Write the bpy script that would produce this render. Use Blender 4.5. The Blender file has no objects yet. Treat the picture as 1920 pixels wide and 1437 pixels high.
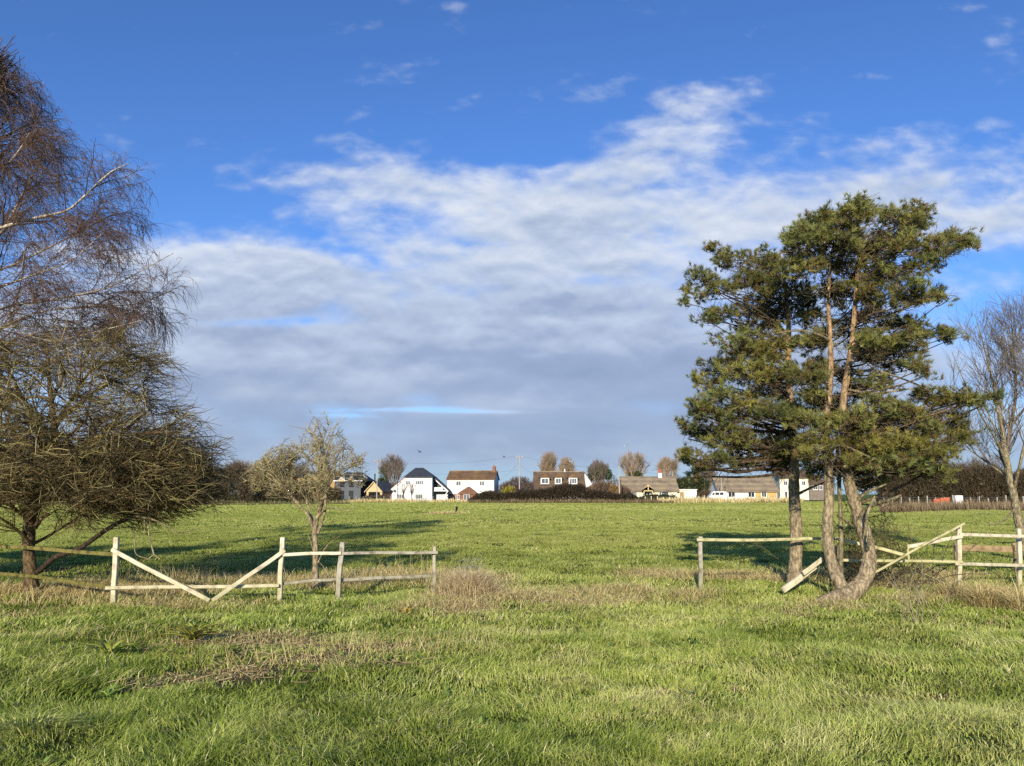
import bpy, bmesh, math, random
import numpy as np
from mathutils import Vector

random.seed(7)
RNG = np.random.default_rng(11)
PI = math.pi
SC = bpy.context.scene
COL = SC.collection

# ------------------------------------------------------------------ camera model (used to turn survey pixels into places)
F = 1440.0
CX, CY = 960.0, 718.5
HOR = 927.0
EYE = 1.65
PIT = math.atan((HOR - CY) / F)
SP, CP = math.sin(PIT), math.cos(PIT)


def P(px, py, d):
    x = (px - CX) / F
    y = (CY - py) / F
    dx, dy, dz = x, CP - y * SP, SP + y * CP
    k = d / dy
    return np.array([dx * k, d, EYE + dz * k])


def Z(py, d):
    return float(P(960, py, d)[2])


def X(px, d, py=927):
    return float(P(px, py, d)[0])


def vnoise(x, y, seed=0):
    xi = np.floor(x).astype(np.int64)
    yi = np.floor(y).astype(np.int64)
    fx, fy = x - xi, y - yi
    fx = fx * fx * (3 - 2 * fx)
    fy = fy * fy * (3 - 2 * fy)

    def h(a, b):
        n = (a * 374761393 + b * 668265263 + seed * 1442695041) & 0x7fffffff
        n = ((n ^ (n >> 13)) * 1274126177) & 0x7fffffff
        return ((n ^ (n >> 16)) & 0xffff) / 65535.0
    return (h(xi, yi) * (1 - fx) + h(xi + 1, yi) * fx) * (1 - fy) + (h(xi, yi + 1) * (1 - fx) + h(xi + 1, yi + 1) * fx) * fy


def fbm(x, y, seed=0, o=3):
    s = 0.0
    a = 0.5
    t = 0.0
    for i in range(o):
        s = s + a * vnoise(x * 2 ** i, y * 2 ** i, seed + i * 17)
        t += a
        a *= 0.5
    return s / t


def gh(x, y):
    x = np.asarray(x, float)
    y = np.asarray(y, float)
    near = np.clip(1 - (y - 30) / 60, 0, 1) * np.clip((y - 1.0) / 2, 0, 1)
    h = (fbm(x * 0.9 + 50, y * 0.9 + 50, 3) - 0.5) * 0.16 * near
    h += (fbm(x * 0.07 + 90, y * 0.07 + 90, 5) - 0.5) * 0.5 * np.clip((y - 18) / 40, 0, 1) * np.clip(1 - (y - 100) / 60, 0, 1)
    return h


def G(px, py):
    """ground point seen at a survey pixel"""
    d = F * EYE / (py - HOR)
    p = P(px, py, d)
    p[2] = float(gh(p[0], p[1]))
    return p


# ------------------------------------------------------------------ materials
def new_mat(name):
    m = bpy.data.materials.new(name)
    m.use_nodes = True
    nt = m.node_tree
    b = nt.nodes['Principled BSDF']
    b.inputs['Specular IOR Level'].default_value = 0.15
    return m, nt, b


def ramp(nt, stops):
    r = nt.nodes.new('ShaderNodeValToRGB')
    e = r.color_ramp.elements
    while len(e) < len(stops):
        e.new(0.5)
    for i, (p, c) in enumerate(stops):
        e[i].position = p
        e[i].color = (*c, 1)
    return r


def mat(name, c, c2=None, rough=0.8, scale=3.0, stretch=(1, 1, 1), bump=0.0, bscale=None, spec=0.15, detail=6, metal=0.0, lo=0.35, hi=0.68):
    m, nt, b = new_mat(name)
    c2 = c2 or tuple(v * 0.72 for v in c)
    tc = nt.nodes.new('ShaderNodeTexCoord')
    mp = nt.nodes.new('ShaderNodeMapping')
    mp.inputs['Scale'].default_value = stretch
    nt.links.new(tc.outputs['Object'], mp.inputs['Vector'])
    n = nt.nodes.new('ShaderNodeTexNoise')
    n.inputs['Scale'].default_value = scale
    n.inputs['Detail'].default_value = detail
    nt.links.new(mp.outputs[0], n.inputs['Vector'])
    r = ramp(nt, [(lo, c2), (hi, c)])
    nt.links.new(n.outputs['Fac'], r.inputs[0])
    nt.links.new(r.outputs[0], b.inputs['Base Color'])
    b.inputs['Roughness'].default_value = rough
    b.inputs['Metallic'].default_value = metal
    b.inputs['Specular IOR Level'].default_value = spec
    if bump:
        n2 = nt.nodes.new('ShaderNodeTexNoise')
        n2.inputs['Scale'].default_value = bscale or scale * 3
        n2.inputs['Detail'].default_value = 5
        nt.links.new(mp.outputs[0], n2.inputs['Vector'])
        bp = nt.nodes.new('ShaderNodeBump')
        bp.inputs['Strength'].default_value = bump
        bp.inputs['Distance'].default_value = 0.02
        nt.links.new(n2.outputs['Fac'], bp.inputs['Height'])
        nt.links.new(bp.outputs[0], b.inputs['Normal'])
    return m


def mat_col(name, rough=0.85, trans=0.0, spec=0.1, bump=0.0, bscale=30, stretch=(1, 1, .25)):
    """colour from the mesh's own colour attribute, broken up with noise; optional translucency (leaf, blade)"""
    m, nt, b = new_mat(name)
    at = nt.nodes.new('ShaderNodeAttribute')
    at.attribute_name = 'Col'
    src = at.outputs['Color']
    if bump:
        tc = nt.nodes.new('ShaderNodeTexCoord')
        mp = nt.nodes.new('ShaderNodeMapping')
        mp.inputs['Scale'].default_value = stretch
        nt.links.new(tc.outputs['Object'], mp.inputs['Vector'])
        n = nt.nodes.new('ShaderNodeTexNoise')
        n.inputs['Scale'].default_value = bscale
        n.inputs['Detail'].default_value = 6
        nt.links.new(mp.outputs[0], n.inputs['Vector'])
        r = ramp(nt, [(0.34, (.5, .48, .46)), (0.52, (.95, .95, .95)), (0.75, (1.2, 1.18, 1.12))])
        nt.links.new(n.outputs['Fac'], r.inputs[0])
        mx = nt.nodes.new('ShaderNodeMix')
        mx.data_type = 'RGBA'
        mx.blend_type = 'MULTIPLY'
        mx.inputs['Factor'].default_value = 1
        nt.links.new(src, mx.inputs['A'])
        nt.links.new(r.outputs[0], mx.inputs['B'])
        src = mx.outputs['Result']
        vo = nt.nodes.new('ShaderNodeTexVoronoi')
        vo.feature = 'DISTANCE_TO_EDGE'
        vo.inputs['Scale'].default_value = 17
        wr = nt.nodes.new('ShaderNodeMix')
        wr.data_type = 'RGBA'
        wr.inputs['Factor'].default_value = .12
        nt.links.new(mp.outputs[0], wr.inputs['A'])
        nt.links.new(n.outputs['Color'], wr.inputs['B'])
        nt.links.new(wr.outputs['Result'], vo.inputs['Vector'])
        vr = ramp(nt, [(0.0, (.34, .31, .29)), (.10, (.8, .79, .77)), (.28, (1.08, 1.06, 1.02))])
        nt.links.new(vo.outputs['Distance'], vr.inputs[0])
        mv = nt.nodes.new('ShaderNodeMix')
        mv.data_type = 'RGBA'
        mv.blend_type = 'MULTIPLY'
        mv.inputs['Factor'].default_value = .85
        nt.links.new(src, mv.inputs['A'])
        nt.links.new(vr.outputs[0], mv.inputs['B'])
        src = mv.outputs['Result']
        bp = nt.nodes.new('ShaderNodeBump')
        bp.inputs['Strength'].default_value = bump
        bp.inputs['Distance'].default_value = 0.03
        nt.links.new(n.outputs['Fac'], bp.inputs['Height'])
        nt.links.new(bp.outputs[0], b.inputs['Normal'])
    nt.links.new(src, b.inputs['Base Color'])
    b.inputs['Roughness'].default_value = rough
    b.inputs['Specular IOR Level'].default_value = spec
    if trans:
        t = nt.nodes.new('ShaderNodeBsdfTranslucent')
        nt.links.new(src, t.inputs['Color'])
        ms = nt.nodes.new('ShaderNodeMixShader')
        ms.inputs[0].default_value = trans
        nt.links.new(b.outputs[0], ms.inputs[1])
        nt.links.new(t.outputs[0], ms.inputs[2])
        nt.links.new(ms.outputs[0], nt.nodes['Material Output'].inputs['Surface'])
    return m


M = {}
M['bark'] = mat_col('bark', bump=1.0, bscale=20, stretch=(1, 1, .45))
M['twig'] = mat_col('twig')
M['needle'] = mat_col('needle', rough=0.55, trans=0.18, spec=0.3)
M['blade'] = mat_col('blade', rough=0.55, trans=0.3, spec=0.25)
M['straw'] = mat_col('straw', rough=0.8, trans=0.25)
M['leaf'] = mat_col('leaf', rough=0.5, trans=0.2, spec=0.3)
M['feather'] = mat_col('feather')


def wood_mat(name, c, c2):
    m, nt, b = new_mat(name)
    tc = nt.nodes.new('ShaderNodeTexCoord')
    mp = nt.nodes.new('ShaderNodeMapping')
    mp.inputs['Scale'].default_value = (1.2, 30, 30)
    nt.links.new(tc.outputs['Generated'], mp.inputs['Vector'])
    n = nt.nodes.new('ShaderNodeTexNoise')
    n.inputs['Scale'].default_value = 3.0
    n.inputs['Detail'].default_value = 7
    nt.links.new(tc.outputs['Object'], n.inputs['Vector'])
    n.inputs['Scale'].default_value = 9
    r = ramp(nt, [(0.3, c2), (0.5, c), (0.72, tuple(min(1, v * 1.15) for v in c))])
    nt.links.new(n.outputs['Fac'], r.inputs[0])
    # green-grey grime towards the ground and irregular stains
    sp = nt.nodes.new('ShaderNodeSeparateXYZ')
    nt.links.new(tc.outputs['Object'], sp.inputs[0])
    n3 = nt.nodes.new('ShaderNodeTexNoise')
    n3.inputs['Scale'].default_value = 3.5
    n3.inputs['Detail'].default_value = 8
    n3.inputs['Roughness'].default_value = .7
    nt.links.new(tc.outputs['Object'], n3.inputs['Vector'])
    mu = nt.nodes.new('ShaderNodeMath')
    mu.operation = 'MULTIPLY_ADD'
    nt.links.new(n3.outputs['Fac'], mu.inputs[0])
    mu.inputs[1].default_value = 1.9
    nt.links.new(sp.outputs[2], mu.inputs[2])
    mm = nt.nodes.new('ShaderNodeMapRange')
    mm.inputs['From Min'].default_value = .62
    mm.inputs['From Max'].default_value = 1.62
    nt.links.new(mu.outputs[0], mm.inputs['Value'])
    gr = ramp(nt, [(.0, (.42, .45, .34)), (.5, (.76, .77, .66)), (1.0, (1, 1, 1))])
    nt.links.new(mm.outputs[0], gr.inputs[0])
    mg = nt.nodes.new('ShaderNodeMix')
    mg.data_type = 'RGBA'
    mg.blend_type = 'MULTIPLY'
    mg.inputs['Factor'].default_value = 1
    nt.links.new(r.outputs[0], mg.inputs['A'])
    nt.links.new(gr.outputs[0], mg.inputs['B'])
    nt.links.new(mg.outputs['Result'], b.inputs['Base Color'])
    b.inputs['Roughness'].default_value = 0.75
    bp = nt.nodes.new('ShaderNodeBump')
    bp.inputs['Strength'].default_value = 0.3
    bp.inputs['Distance'].default_value = 0.01
    nt.links.new(n.outputs['Fac'], bp.inputs['Height'])
    nt.links.new(bp.outputs[0], b.inputs['Normal'])
    return m


M['fence'] = wood_mat('pale_weathered_timber', (0.66, 0.60, 0.44), (0.40, 0.35, 0.24))
M['fence_grey'] = wood_mat('grey_weathered_timber', (0.40, 0.37, 0.29), (0.18, 0.16, 0.12))
M['fence_green'] = wood_mat('algae_green_timber', (0.19, 0.17, 0.055), (0.07, 0.065, 0.025))
M['fence_yellow'] = wood_mat('yellowed_timber', (0.50, 0.47, 0.26), (0.26, 0.25, 0.10))
M['fence_brown'] = wood_mat('brown_timber', (0.34, 0.25, 0.14), (0.18, 0.13, 0.07))
M['white_wall'] = mat('white_render', (0.80, 0.79, 0.76), (0.70, 0.69, 0.66), scale=.6, rough=.9)
M['cream_wall'] = mat('cream_render', (0.78, 0.74, 0.58), (0.70, 0.66, 0.5), scale=.6, rough=.9)
M['yellow_wall'] = mat('yellow_render', (0.60, 0.42, 0.16), (0.52, 0.36, 0.13), scale=.6, rough=.9)
M['white_paint'] = mat('white_paint', (0.80, 0.80, 0.78), (0.74, 0.74, 0.72), scale=1, rough=.5)
M['brick'] = mat('red_brick', (0.30, 0.15, 0.10), (0.20, 0.10, 0.07), scale=4, rough=.9)
M['slate'] = mat('dark_slate', (0.060, 0.068, 0.082), (0.042, 0.047, 0.056), scale=1.2, rough=.7)
M['black'] = mat('near_black', (0.012, 0.012, 0.014), scale=2, rough=.8)
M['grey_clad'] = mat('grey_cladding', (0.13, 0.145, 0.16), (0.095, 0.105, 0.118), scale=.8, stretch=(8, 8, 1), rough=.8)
M['tan_clad'] = mat('oak_cladding', (0.50, 0.34, 0.15), (0.38, 0.25, 0.11), scale=1.2, stretch=(1, 1, 6), rough=.8)
M['oak'] = mat('pale_oak', (0.62, 0.50, 0.28), (0.52, 0.40, 0.21), scale=1.2, rough=.8)
M['glass'] = mat('dark_glass', (0.03, 0.035, 0.04), (0.018, 0.02, 0.024), scale=.8, rough=.25, spec=.5)
M['glass_grey'] = mat('grey_glass', (0.14, 0.16, 0.18), (0.06, 0.07, 0.08), scale=.8, rough=.25, spec=.5)
M['pole'] = mat('pale_pole', (0.48, 0.45, 0.40), (0.34, 0.31, 0.27), scale=1.5, rough=.9)
M['wire'] = mat('dark_wire', (0.10, 0.11, 0.12), scale=1, rough=.6)
M['galv'] = mat('galvanised_wire', (0.34, 0.35, 0.35), (0.2, 0.2, 0.2), scale=4, rough=.5)
M['orange'] = mat('orange_plastic', (0.55, 0.16, 0.08), (0.42, 0.11, 0.06), scale=2, rough=.5)
M['terracotta'] = mat('terracotta', (0.50, 0.17, 0.09), (0.4, 0.13, 0.07), scale=3, rough=.8)
M['tyre'] = mat('tyre_rubber', (0.02, 0.02, 0.02), scale=4, rough=.9)


def tile_mat(name, c, c2, moss=None, rib=2.2, course=None):
    m, nt, b = new_mat(name)
    tc = nt.nodes.new('ShaderNodeTexCoord')
    n = nt.nodes.new('ShaderNodeTexNoise')
    n.inputs['Scale'].default_value = 0.55
    n.inputs['Detail'].default_value = 9
    n.inputs['Roughness'].default_value = .68
    nt.links.new(tc.outputs['Object'], n.inputs['Vector'])
    r = ramp(nt, [(0.34, c2), (0.5, c), (0.68, moss or c)])
    nt.links.new(n.outputs['Fac'], r.inputs[0])
    w = nt.nodes.new('ShaderNodeTexWave')
    w.wave_type = 'BANDS'
    w.bands_direction = 'X'
    w.inputs['Scale'].default_value = rib
    w.inputs['Distortion'].default_value = 0.4
    nt.links.new(tc.outputs['Object'], w.inputs['Vector'])
    w2 = nt.nodes.new('ShaderNodeTexWave')
    w2.wave_type = 'BANDS'
    w2.bands_direction = 'Z'
    w2.inputs['Scale'].default_value = course or 1.6
    nt.links.new(tc.outputs['Object'], w2.inputs['Vector'])
    ad = nt.nodes.new('ShaderNodeMath')
    ad.operation = 'ADD'
    nt.links.new(w.outputs['Fac'], ad.inputs[0])
    nt.links.new(w2.outputs['Fac'], ad.inputs[1])
    mr = nt.nodes.new('ShaderNodeMapRange')
    mr.inputs['From Max'].default_value = 2
    mr.inputs['To Min'].default_value = .62
    mr.inputs['To Max'].default_value = 1.12
    nt.links.new(ad.outputs[0], mr.inputs['Value'])
    mx = nt.nodes.new('ShaderNodeMix')
    mx.data_type = 'RGBA'
    mx.blend_type = 'MULTIPLY'
    mx.inputs['Factor'].default_value = 1
    nt.links.new(r.outputs[0], mx.inputs['A'])
    nt.links.new(mr.outputs[0], mx.inputs['B'])
    nt.links.new(mx.outputs['Result'], b.inputs['Base Color'])
    b.inputs['Roughness'].default_value = .85
    return m


M['brown_tile'] = tile_mat('mossy_brown_tiles', (0.19, 0.115, 0.062), (0.115, 0.072, 0.045), (0.25, 0.17, 0.075))
M['dark_tile'] = tile_mat('dark_brown_tiles', (0.15, 0.105, 0.07), (0.095, 0.068, 0.048), (0.19, 0.14, 0.08))
M['red_tile'] = tile_mat('red_tiles', (0.26, 0.14, 0.09), (0.18, 0.10, 0.068), (0.29, 0.17, 0.10))
M['old_wall'] = mat('dull_brown_wall', (0.24, 0.205, 0.17), (0.18, 0.15, 0.125), scale=1.5, rough=.9)
M['tan_tile'] = tile_mat('ribbed_tan_tiles', (0.30, 0.24, 0.165), (0.20, 0.16, 0.115), (0.36, 0.29, 0.15), rib=1.1, course=.3)


# ------------------------------------------------------------------ mesh helpers
def tag(o, label=None, cat=None, group=None, kind=None):
    if label:
        o['label'] = label
    if cat:
        o['category'] = cat
    if group:
        o['group'] = group
    if kind:
        o['kind'] = kind
    return o


def empty(name, loc, label, cat, group=None, rz=0.0):
    o = bpy.data.objects.new(name, None)
    COL.objects.link(o)
    o.location = [float(v) for v in loc]
    o.rotation_euler = (0, 0, rz)
    o.empty_display_size = 0.3
    return tag(o, label, cat, group)


def npmesh(name, V, faces, m, parent=None, col=None, smooth=False, origin=None):
    """V (n,3); faces: list of (k,nv) int arrays; col (n,3)"""
    V = np.asarray(V, np.float32)
    if origin is not None:
        V = V - np.asarray(origin, np.float32)
    me = bpy.data.meshes.new(name)
    faces = [f for f in faces if len(f)]
    me.vertices.add(len(V))
    me.vertices.foreach_set('co', V.ravel())
    nl = sum(f.size for f in faces)
    nf = sum(len(f) for f in faces)
    me.loops.add(nl)
    me.polygons.add(nf)
    me.loops.foreach_set('vertex_index', np.concatenate([f.ravel() for f in faces]).astype(np.int32))
    ln = np.concatenate([np.full(len(f), f.shape[1]) for f in faces])
    st = np.concatenate([[0], np.cumsum(ln)[:-1]]).astype(np.int32)
    me.polygons.foreach_set('loop_start', st)
    if smooth:
        me.polygons.foreach_set('use_smooth', np.ones(nf, bool))
    me.update(calc_edges=True)
    if col is not None:
        a = me.color_attributes.new('Col', 'FLOAT_COLOR', 'POINT')
        c = np.ones((len(V), 4), np.float32)
        c[:, :3] = col
        a.data.foreach_set('color', c.ravel())
    me.materials.append(m)
    o = bpy.data.objects.new(name, me)
    COL.objects.link(o)
    if parent is not None:
        o.parent = parent
    elif origin is not None:
        o.location = [float(v) for v in origin]
    return o


class Acc:
    """collects numpy geometry for ONE mesh"""

    def __init__(s):
        s.V, s.Q, s.T, s.C, s.n = [], [], [], [], 0

    def add(s, V, Q=None, T=None, C=None):
        s.V.append(V)
        if Q is not None:
            s.Q.append(Q + s.n)
        if T is not None:
            s.T.append(T + s.n)
        s.C.append(np.broadcast_to(C if C is not None else np.array([.5, .5, .5]), (len(V), 3)))
        s.n += len(V)

    def build(s, name, m, parent=None, origin=None, smooth=False):
        f = []
        if s.Q:
            f.append(np.concatenate(s.Q))
        if s.T:
            f.append(np.concatenate(s.T))
        return npmesh(name, np.concatenate(s.V), f, m, parent, np.concatenate(s.C), smooth, origin)


class MB:
    """boxes, prisms and slabs -> ONE mesh (local metres)"""

    def __init__(s):
        s.v, s.f = [], []

    def box(s, x0, x1, y0, y1, z0, z1):
        b = len(s.v)
        s.v += [(x0, y0, z0), (x1, y0, z0), (x1, y1, z0), (x0, y1, z0), (x0, y0, z1), (x1, y0, z1), (x1, y1, z1), (x0, y1, z1)]
        s.f += [[b + i for i in q] for q in ((0, 3, 2, 1), (4, 5, 6, 7), (0, 1, 5, 4), (1, 2, 6, 5), (2, 3, 7, 6), (3, 0, 4, 7))]
        return s

    def prism(s, poly, y0, y1):
        b = len(s.v)
        n = len(poly)
        s.v += [(x, y0, z) for x, z in poly] + [(x, y1, z) for x, z in poly]
        s.f.append([b + i for i in range(n)])
        s.f.append([b + n + i for i in reversed(range(n))])
        for i in range(n):
            j = (i + 1) % n
            s.f.append([b + j, b + i, b + n + i, b + n + j])
        return s

    def prismx(s, poly, x0, x1):
        """poly in (y,z) run along x"""
        b = len(s.v)
        n = len(poly)
        s.v += [(x0, y, z) for y, z in poly] + [(x1, y, z) for y, z in poly]
        s.f.append([b + i for i in reversed(range(n))])
        s.f.append([b + n + i for i in range(n)])
        for i in range(n):
            j = (i + 1) % n
            s.f.append([b + i, b + j, b + n + j, b + n + i])
        return s

    def hip(s, x0, x1, y0, y1, ze, rx0, rx1, ry, zr, t=.18):
        b = len(s.v)
        s.v += [(x0, y0, ze), (x1, y0, ze), (x1, y1, ze), (x0, y1, ze), (rx0, ry, zr), (rx1, ry, zr),
                (x0, y0, ze - t), (x1, y0, ze - t), (x1, y1, ze - t), (x0, y1, ze - t)]
        s.f += [[b + i for i in q] for q in ((0, 1, 5, 4), (1, 2, 5), (2, 3, 4, 5), (3, 0, 4), (6, 7, 1, 0), (7, 8, 2, 1), (8, 9, 3, 2), (9, 6, 0, 3), (9, 8, 7, 6))]
        return s

    def beam(s, a, b, w, h, up=(0, 0, 1)):
        """square timber from a to b"""
        a, b = Vector(a), Vector(b)
        t = (b - a).normalized()
        u = Vector(up)
        sx = t.cross(u)
        if sx.length < 1e-3:
            sx = t.cross(Vector((0, 1, 0)))
        sx.normalize()
        uu = sx.cross(t)
        k = len(s.v)
        for c in (a, b):
            for i, j in ((-1, -1), (1, -1), (1, 1), (-1, 1)):
                s.v.append(tuple(c + sx * (i * w / 2) + uu * (j * h / 2)))
        s.f += [[k + i for i in q] for q in ((0, 3, 2, 1), (4, 5, 6, 7), (0, 1, 5, 4), (1, 2, 6, 5), (2, 3, 7, 6), (3, 0, 4, 7))]
        return s

    def cyl(s, c, r, z0, z1, n=12, r2=None):
        r2 = r if r2 is None else r2
        k = len(s.v)
        for z, q in ((z0, r), (z1, r2)):
            s.v += [(c[0] + q * math.cos(2 * PI * i / n), c[1] + q * math.sin(2 * PI * i / n), z) for i in range(n)]
        s.f.append([k + i for i in reversed(range(n))])
        s.f.append([k + n + i for i in range(n)])
        for i in range(n):
            j = (i + 1) % n
            s.f.append([k + i, k + j, k + n + j, k + n + i])
        return s

    def wheel(s, x, y0, y1, z, r, n=14):
        k = len(s.v)
        for y in (y0, y1):
            s.v += [(x + r * math.cos(2 * PI * i / n), y, z + r * math.sin(2 * PI * i / n)) for i in range(n)]
        s.f.append([k + i for i in range(n)])
        s.f.append([k + n + i for i in reversed(range(n))])
        for i in range(n):
            j = (i + 1) % n
            s.f.append([k + j, k + i, k + n + i, k + n + j])
        return s

    def build(s, name, m, parent=None, bevel=0.0, rough=0.0):
        me = bpy.data.meshes.new(name)
        me.from_pydata([tuple(float(c) for c in v) for v in s.v], [], s.f)
        bm = bmesh.new()
        bm.from_mesh(me)
        if bevel:
            bmesh.ops.bevel(bm, geom=bm.edges[:], offset=bevel, segments=1, affect='EDGES')
        bmesh.ops.recalc_face_normals(bm, faces=bm.faces[:])
        bm.to_mesh(me)
        bm.free()
        me.materials.append(m)
        o = bpy.data.objects.new(name, me)
        COL.objects.link(o)
        if parent is not None:
            o.parent = parent
        return o


# ------------------------------------------------------------------ growth
def norm(v):
    return v / np.maximum(np.linalg.norm(v, axis=-1, keepdims=True), 1e-9)


def tubes(Pn, R, sides):
    N, n, _ = Pn.shape
    T = np.gradient(Pn, axis=1)
    T = norm(T)
    ov = norm(Pn[:, -1] - Pn[:, 0])
    ref = np.where(np.abs(ov[:, 2:3]) > 0.8, np.array([[1.0, 0.1, 0]]), np.array([[0.05, 0.1, 1.0]]))
    A = norm(np.cross(T, ref[:, None, :]))
    B = np.cross(T, A)
    th = np.arange(sides) * 2 * PI / sides
    V = Pn[:, :, None, :] + R[:, :, None, None] * (np.cos(th)[None, None, :, None] * A[:, :, None, :] + np.sin(th)[None, None, :, None] * B[:, :, None, :])
    V = V.reshape(-1, 3)
    base = (np.arange(N)[:, None, None] * n + np.arange(n - 1)[None, :, None]) * sides
    k = np.arange(sides)[None, None, :]
    k2 = (k + 1) % sides
    Q = np.stack([base + k, base + k2, base + sides + k2, base + sides + k], -1).reshape(-1, 4)
    return V, Q


def grow(S, D, L, R0, n, wob, trop=(0, 0, 0), r1=.35):
    N = len(S)
    Pn = np.zeros((N, n, 3))
    Pn[:, 0] = S
    d = norm(np.array(D, float))
    seg = (np.broadcast_to(L, N) / (n - 1))[:, None]
    tr = np.asarray(trop, float)
    for i in range(1, n):
        d = norm(d + RNG.normal(0, wob, (N, 3)) + tr)
        Pn[:, i] = Pn[:, i - 1] + d * seg
    t = np.linspace(0, 1, n)[None]
    R = np.broadcast_to(R0, N)[:, None] * (1 - (1 - r1) * t)
    return Pn, R


def spawn(Pn, R, k, t0, t1, a0, a1):
    """k children per parent -> start, direction, parent index, t, parent radius there"""
    N, n, _ = Pn.shape
    k = np.broadcast_to(k, N).astype(int)
    idx = np.repeat(np.arange(N), k)
    t = RNG.uniform(t0, t1, len(idx))
    f = t * (n - 1)
    i = np.minimum(f.astype(int), n - 2)
    w = (f - i)[:, None]
    S = Pn[idx, i] * (1 - w) + Pn[idx, i + 1] * w
    T = norm(Pn[idx, i + 1] - Pn[idx, i])
    r = R[idx, i] * (1 - w[:, 0]) + R[idx, i + 1] * w[:, 0]
    q = norm(np.cross(T, RNG.normal(0, 1, T.shape)))
    a = RNG.uniform(a0, a1, len(idx))[:, None]
    return S, T * np.cos(a) + q * np.sin(a), idx, t, r


def plen(Pn):
    return np.linalg.norm(np.diff(Pn, axis=1), axis=2).sum(1)


def catmull(pts, m=6):
    p = np.asarray(pts, float)
    p = np.vstack([2 * p[0] - p[1], p, 2 * p[-1] - p[-2]])
    out = []
    for i in range(1, len(p) - 2):
        for t in np.linspace(0, 1, m, endpoint=False):
            t2, t3 = t * t, t * t * t
            out.append(.5 * ((2 * p[i]) + (-p[i - 1] + p[i + 1]) * t + (2 * p[i - 1] - 5 * p[i] + 4 * p[i + 1] - p[i + 2]) * t2 + (-p[i - 1] + 3 * p[i] - 3 * p[i + 1] + p[i + 2]) * t3))
    out.append(p[-2])
    return np.array(out)


def limb(pts, sides=10, m=6, lump=0.06):
    """one hand-set limb: pts = (px, py, depth, width in survey pixels) -> P(1,n,3), R(1,n)"""
    a = np.array([[*P(x, y, d), .8 * w * d / F / 2] for x, y, d, w in pts])
    c = catmull(a, m)
    Pn = c[None, :, :3]
    R = np.maximum(c[None, :, 3], 0.004)
    R = R * (1 + RNG.normal(0, lump, R.shape))
    return Pn, R


def resample(Pn, R, n):
    t = np.linspace(0, Pn.shape[1] - 1, n)
    i = np.minimum(t.astype(int), Pn.shape[1] - 2)
    w = (t - i)[None, :, None]
    return Pn[:, i] * (1 - w) + Pn[:, i + 1] * w, R[:, i] * (1 - w[:, :, 0]) + R[:, i + 1] * w[:, :, 0]


def jit(c, N, n_sides, amt=.2, amt_h=.0):
    """per-branch brightness jitter repeated to vertices"""
    k = 1 + RNG.uniform(-amt, amt, (N, 1))
    col = np.clip(np.asarray(c)[None] * k, 0, 1)
    return np.repeat(col, n_sides, 0)


# ------------------------------------------------------------------ ground
def graded(lims):
    out = []
    for a, b, s in lims:
        out += list(np.arange(a, b, s))
    out.append(lims[-1][1])
    return np.array(out)


xs = graded([(-4000, -1000, 500), (-1000, -200, 80), (-200, -50, 15), (-50, -16, 1.7), (-16, 16, .2), (16, 50, 1.7), (50, 200, 15), (200, 1000, 80), (1000, 4000, 500)])
ys = graded([(-600, -50, 60), (-50, 0, 5), (0, 2, .5), (2, 26, .2), (26, 60, 1), (60, 200, 8), (200, 1000, 80), (1000, 6000, 500)])
gx, gy = np.meshgrid(xs, ys)
gz = gh(gx.ravel(), gy.ravel())
nx, ny = len(xs), len(ys)
ii = (np.arange(ny - 1)[:, None] * nx + np.arange(nx - 1)[None]).ravel()
GV = np.stack([gx.ravel(), gy.ravel(), gz], 1)

# places where the sward is dead and straw coloured: (px, py, radius in x (m), radius in y (m), amount)
DRY = [(40, 1110, 1.6, .9, 1.0), (150, 1105, 1.2, .7, .9), (300, 1100, 1.3, 1.0, .9), (420, 1085, 1.2, 1.3, .85), (60, 1145, 1.2, .5, .45),
       (330, 1128, 1.3, .45, .7), (640, 1090, 1.3, .7, .75), (730, 1075, 1.2, .9, .8), (870, 1085, .75, .8, 1.2), (840, 1135, 1.1, .5, 1.0), (930, 1120, .9, .6, .9), (780, 1140, .9, .4, .7),
       (1060, 1110, 1.3, .7, .45), (1180, 1105, .8, .6, .4), (1240, 1075, .7, .8, .85), (1310, 1110, .5, .5, .8), (1370, 1075, 1.0, .6, .75),
       (1450, 1085, .6, .5, .7), (1070, 1125, .8, .3, .4), (1530, 1130, .9, .35, .7), (1620, 1080, 1.6, 1.1, .75), (1760, 1075, .8, .6, .6),
       (1850, 1110, 1.0, .5, .9), (1720, 1120, .7, .4, .6), (1680, 1175, .4, .2, .4), (1840, 1178, .4, .2, .5), (1440, 1205, .35, .2, .5), (1130, 1120, 1.2, .3, .3),
       (460, 1190, 1.0, .55, 1.2), (400, 1250, .75, .3, 1.0), (720, 1205, 1.2, .35, .9), (590, 1230, .9, .4, .9), (120, 1185, 1.0, .3, .6)]
for _ in range(46):
    DRY.append((RNG.uniform(900, 1960), RNG.uniform(1135, 1330), RNG.uniform(.12, .38), RNG.uniform(.05, .14), RNG.uniform(.25, .6)))
DRYP = [(*(G(a, b)[:2]), c, d, e) for a, b, c, d, e in DRY]
SOIL = [(470, 1195, .75, .3, .8), (430, 1258, .45, .16, 1.1), (255, 1262, .2, .22, .9), (250, 1075, 3.4, 1.2, .8), (120, 1060, 2.4, 1.2, .9), (1600, 1060, 1.4, 1.2, .9), (600, 1080, 1.0, .7, .6), (510, 1250, .4, .15, .6), (1785, 1400, .07, .10, 1.3), (1895, 1352, .08, .12, 1.3), (1850, 1430, .07, .09, 1.3), (125, 1352, .09, .12, 1.3), (520, 1432, .1, .08, 1.2), (1450, 1368, .05, .12, 1.0), (1720, 1330, .06, .08, 1.0), (35, 1420, .15, .08, 1.1)]
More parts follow.
